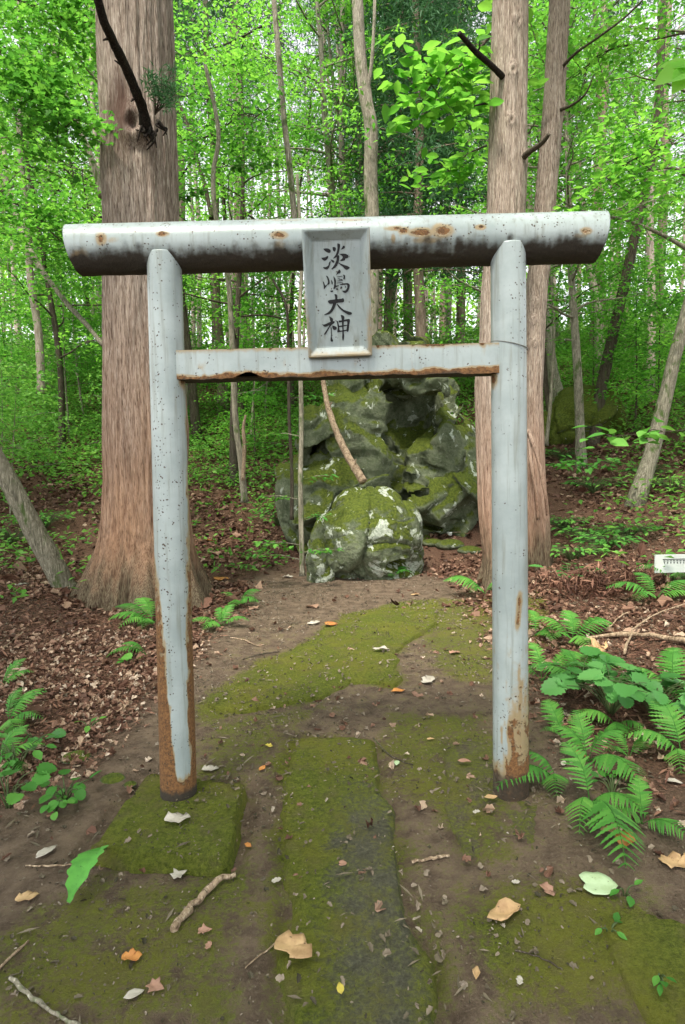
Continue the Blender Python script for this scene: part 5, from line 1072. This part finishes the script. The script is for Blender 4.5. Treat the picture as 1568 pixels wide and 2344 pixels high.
def leafy(px_, py_, n, size, spread, h, shape, label, mat='broad', name='leafy_plant', seed=0, layers=1, lift=0, group='leafy plants near the path', tilt=.25):
    g = G(px_, py_); g.z = surf(g.x, g.y) + lift; rng = np.random.default_rng(seed + int(px_)); o = tree_root(name, g, label, 'plant', group); st = MB(); lf = MB()
    for i in range(n):
        az = rng.uniform(0, 6.28); r = spread * math.sqrt(rng.uniform(.03, 1)); c = np.array([math.cos(az) * r, math.sin(az) * r * .8, h * rng.uniform(.55, 1.1)])
        V, Fs = tube(smooth_path([Vector((0, 0, -.02)), Vector((c[0] * .4, c[1] * .4, c[2] * .8)), Vector(c)], 3), np.linspace(.004, .002, 7), 5); st.add(V, Fs)
        nn_ = rng.normal(size=(1, 3)) * tilt + [0, -.15, 1]; V, Fs, t = leaves(c[None] , nn_, size * rng.uniform(.7, 1.2), rng, shape, dirs=np.array([[math.cos(az), math.sin(az), 0]]) + rng.normal(size=(1, 3)) * .3, droop=.2, fold=.15); lf.add(V, Fs, t)
    link('stems', st.mesh('stems', M['stemgreen']), o); link('leaves', lf.mesh('leaves', M[mat]), o)
leafy(1400, 1640, 34, .13, .34, .22, ROUND, 'dark green plant with large round leaves in the right ferns', lift=.02)
leafy(1500, 1650, 24, .14, .3, .26, ROUND, 'broad leaved plant at the right edge above the dark soil', seed=3)
leafy(1330, 1580, 12, .13, .2, .18, ROUND, 'low round leaved plant nearest the right post', seed=4)
leafy(1300, 1330, 14, .16, .3, .16, ROUND, 'plant with a few broad leaves by the right cedar roots', seed=5)
for i, (a, b, l) in enumerate([(1340, 1240, 'leafy seedling cluster right of the slimmer cedar'), (1290, 1215, 'light green seedlings at the slimmer cedar foot'), (1390, 1260, 'light green seedlings on leaf litter at right'), (1310, 1285, 'seedling patch below the slimmer cedar'), (1440, 1235, 'thin leafed seedling on the right litter')]):
    leafy(a, b, 90, .085, .45, .2, OVAL, l, 'fern', seed=6 + i, tilt=.15)
for i, (a, b, l) in enumerate([(640, 1205, 'leafy seedlings at the left foot of the outcrop'), (100, 1215, 'green seedlings on the litter left of the big cedar'), (30, 1250, 'dark green seedlings at the far left edge'), (1540, 1130, 'blue green low shrub at the right edge below the slope'), (1480, 1100, 'low shrub at the foot of the mossy leaning trunk'), (1360, 1130, 'seedlings below the mossy green boulder'), (1290, 1060, 'leafy plant left of the mossy green boulder')]):
    leafy(a, b, 80, .095, .5, .28, OVAL, l, 'under' if i in (2, 3) else 'fern', seed=20 + i, tilt=.15)
leafy(150, 1840, 11, .06, .12, .08, ROUND, 'small bright clover like plant left of the mossy slab', 'fern', seed=40)
leafy(125, 1862, 9, .05, .09, .06, ROUND, 'tiny leafy sprig below the clover like plant', 'fern', seed=41)
leafy(20, 1850, 8, .085, .16, .16, ROUND, 'broad leaved plant at the lower left edge', 'fern', seed=42)
leafy(75, 1715, 7, .085, .12, .12, ROUND, 'blue green broad leaves near the left edge', 'broad', seed=43)
leafy(40, 1770, 16, .07, .2, .14, OVAL, 'bright leafy clump at the left edge', 'fern', seed=44)
leafy(205, 1675, 5, .06, .08, .05, OVAL, 'tiny seedling on the bare soil left of the post', 'fern', seed=45)
leafy(300, 1525, 4, .1, .08, .04, ROUND, 'two flat green leaves on the litter left of the post', 'fern', seed=46)
leafy(1430, 2055, 3, .05, .05, .03, OVAL, 'little seedling touching the mint green leaf', 'fern', seed=47)
leafy(1395, 2150, 4, .04, .05, .03, OVAL, 'little seedling on the lower right moss', 'fern', seed=48)
leafy(1510, 2275, 4, .035, .04, .03, OVAL, 'bright tiny seedling in the bottom right corner', 'fern', seed=49)
leafy(1400, 1825, 10, .05, .1, .08, OVAL, 'small leafed seedlings right of the long fern fronds', 'fern', seed=50)
# single tall green leaf
g0 = G(235, 1960); mb = MB(); n = 24; tt = np.linspace(0, 1, n)
a0 = P(243, 1945, g0.y - .05); a1 = P(160, 2068, g0.y - .32)
c = np.array(a0)[None] * (1 - tt[:, None]) + np.array(a1)[None] * tt[:, None]; c[:, 2] += .06 * np.sin(tt * 3.14); c[:, 2] = np.maximum(c[:, 2], .03)
wd = .042 * np.sin(np.clip(tt * 1.05, 0, 1) * 3.1)**.6 * (1 + .15 * np.sin(tt * 40)) + .002; wd[:5] = .004
V = np.concatenate([c + np.stack([wd, wd * .5, .012 + 0 * wd], 1), c, c - np.stack([wd, wd * .5, -.012 + 0 * wd], 1)]); i = np.arange(n - 1)
Fq = np.concatenate([np.stack([i, i + 1, i + 1 + n, i + n], 1), np.stack([i + n, i + n + 1, i + 2 * n + 1, i + 2 * n], 1)])
me = mesh_np('green_leaf', V - np.array(g0), [Fq], LM['green']); tag(link('green_leaf', me, None, g0), 'long bright green leaf at the front left corner of the mossy slab', 'leaf')
# ------------------------------------------------------------------ overhanging leafy branches close to the camera
def bough(pts, r0, sprays, shape, size, mat, label, seed, per=26, bmat='bark_dark', rad=.25, name='leafy_bough'):
    rng = np.random.default_rng(seed); pth = smooth_path([P(*p) for p in pts], 6); root = tree_root(name, pth[0], label, 'branch'); o0 = np.array(pth[0])
    tw = MB(); lf = MB(); V, Fs = tube(pth, np.linspace(r0, r0 * .3, len(pth)), 8, rough=.1); tw.add(V - o0, Fs)
    for (f, dx, dz, k) in sprays:
        c = np.array(pth[int(f * (len(pth) - 1))]); e = c + np.array([dx, rng.normal() * .2, dz]); V, Fs = tube([c, (c + e) / 2 + [0, 0, .03], e], [.006, .004, .002], 5); tw.add(V - o0, Fs)
        for q in (.5, .8, 1.0):
            p = flat_spray(rng, c * (1 - q) + e * q, None, rad, int(per * k / 3)); V, Fs, t = leaves(p, rng.normal(size=p.shape) * .3 + [0, -.1, 1], rng.uniform(.75, 1.2, len(p)) * size, rng, shape); lf.add(V - o0, Fs, t)
    link('branch', tw.mesh('branch', M[bmat]), root); link('leaves', lf.mesh('leaves', M[mat]), root)
R5 = np.random.default_rng(9)
def rs(n, x0, x1, z0, z1, k=1.0): return [(float(R5.uniform(.15, 1)), float(R5.uniform(x0, x1)), float(R5.uniform(z0, z1)), k) for _ in range(n)]
bough([(1140, 60, 7.6), (1080, 130, 7.2), (1020, 170, 7.0), (950, 200, 6.8)], .02, rs(16, -.5, .4, -.6, .4), OVAL, .2, 'leaf', 'bright broad leaved bough left of the right cedar at the top', 51, 22, rad=.3)
bough([(1120, 330, 8.5), (1060, 360, 8.2), (1010, 420, 8.0)], .014, rs(10, -.5, .3, -.5, .3), OVAL, .16, 'leaf', 'smaller leafy bough below the bright one, left of the right cedar', 52, 18, rad=.28)
bough([(-60, 120, 6.5), (40, 170, 6.3), (110, 250, 6.2), (150, 300, 6.1)], .016, rs(20, -.6, .5, -.5, .6), MAPLE, .075, 'leaf', 'dark maple bough in the upper left corner', 53, 90, rad=.4)
bough([(-60, 420, 8.5), (60, 480, 8.4), (150, 560, 8.4), (220, 590, 8.5)], .02, rs(22, -.7, .6, -.7, .7), MAPLE, .08, 'leaf', 'maple bough at the left edge beside the big cedar', 54, 80, rad=.45)
bough([(240, 60, 9), (140, 40, 9), (20, -10, 9)], .02, rs(26, -.9, .9, -.9, .6), MAPLE, .085, 'leaf', 'maple bough left of the big cedar at the top', 55, 80, rad=.5)
bough([(1620, 300, 6.5), (1540, 330, 6.4), (1440, 370, 6.3), (1370, 420, 6.2)], .012, rs(16, -.5, .5, -.4, .5), OVAL, .09, 'leaf', 'leafy bough hanging in from the right edge', 56, 50, rad=.35)
bough([(1640, 60, 8), (1500, 90, 8), (1380, 120, 8), (1330, 170, 8)], .016, rs(14, -.7, .7, -.7, .6), OVAL, .09, 'leaf', 'leafy bough across the upper right corner', 57, 70, rad=.45)
bough([(1640, 980, 5.0), (1560, 985, 5.0), (1480, 992, 5.0), (1390, 1000, 5.0)], .006, [(.3, -.1, 0, 1), (.5, -.1, .0, 1), (.7, -.1, 0, 1), (.95, -.1, -.01, 1)], OVAL, .16, 'fern', 'flat leafy twig reaching in from the right edge below the boulder', 58, 9, rad=.14)
bough([(1400, 1060, 8.5), (1330, 1050, 8.5), (1260, 1060, 8.5)], .006, [(.2, 0, 0, 1), (.5, 0, .0, 1), (.8, 0, 0, 1)], OVAL, .12, 'fern', 'flat leafy spray in front of the mossy boulder', 59, 30, rad=.3)
bough([(430, 330, 10.5), (500, 300, 10.4), (560, 260, 10.4), (620, 280, 10.3)], .018, rs(20, -1.0, .9, -1.0, 1.0), OVAL, .1, 'leaf', 'leafy bough between the big cedar and the plaque, above the top beam', 60, 60, rad=.5)
bough([(600, 60, 11), (520, 100, 11), (440, 120, 11)], .02, rs(16, -1, 1, -.9, .9), OVAL, .1, 'leaf', 'leafy bough near the top right of the big cedar', 61, 60, rad=.5)
# blurred near leaf at right edge
rngn = np.random.default_rng(2); pn = np.array([tuple(P(1585, 205, 1.6))]); V, Fs, t = leaves(np.array([tuple(P(1600, 150, 1.6))] * 4) + rngn.normal(size=(4, 3)) * .004, np.array([[.1, -.9, .5]] * 4) + rngn.normal(size=(4, 3)) * .15, np.array([.14, .12, .1, .12]), rngn, OVAL, dirs=np.array([[-.75, .1, -.4], [-.6, .1, -.85], [-.8, .1, .05], [-.2, .1, -.9]]), tmin=.8)
nl = tree_root('leafy_bough', P(1610, 190, 1.6), 'single close yellow green leaf hanging in at the upper right edge', 'leaf'); add_part(nl, 'leaf', V, Fs, M['leaf'], A=t)
V, Fs = tube([P(1700, 120, 1.65), P(1650, 140, 1.62), P(1600, 150, 1.6)], .003, 6); add_part(nl, 'branch', V, Fs, M['bark_dark'])
# ------------------------------------------------------------------ small white sign at the right
g = G(1545, 1335); sg = P(1535, 1288, g.y); root = tree_root('sign', (sg.x, g.y, th(sg.x, g.y)), 'low white sign board with small dark characters at the right edge', 'sign')
k = g.y / F; tl = P(1499, 1270, g.y); ww, hh_ = 120 * k, 42 * k
def bxm(x0, x1, y0, y1, z0, z1):
    V = np.array([(x, y, z) for z in (z0, z1) for y in (y0, y1) for x in (x0, x1)]); Fq = np.array([(0, 2, 3, 1), (4, 5, 7, 6), (0, 1, 5, 4), (2, 6, 7, 3), (0, 4, 6, 2), (1, 3, 7, 5)]); return V, [Fq]
V, Fs = bxm(tl.x, tl.x + ww, g.y - .008, g.y + .008, tl.z - hh_, tl.z); add_part(root, 'board', V, Fs, M['sign'], False)
V, Fs = bxm(tl.x + ww * .25, tl.x + ww * .25 + .03, g.y + .009, g.y + .03, th(sg.x, g.y) - .1, tl.z - .02); add_part(root, 'stake', V, Fs, M['deadwood'], False)
mb = MB()
for i in range(8):
    x0 = tl.x + (22 + i * 12) * k * .62 + 4 * k
    for (dz, a, b) in ((10, 0, 7), (13.5, 1, 6), (17, 2.2, 5), (19.5, 3, 4.4)):
        V, Fs = bxm(x0 + a * k, x0 + b * k, g.y - .0105, g.y - .0082, tl.z - (dz + 1.6) * k, tl.z - dz * k); mb.add(V, Fs)
o = link('lettering', mb.mesh('lettering', M['ink'], False), root); o.matrix_parent_inverse = Matrix.Translation(-Vector(root.location))
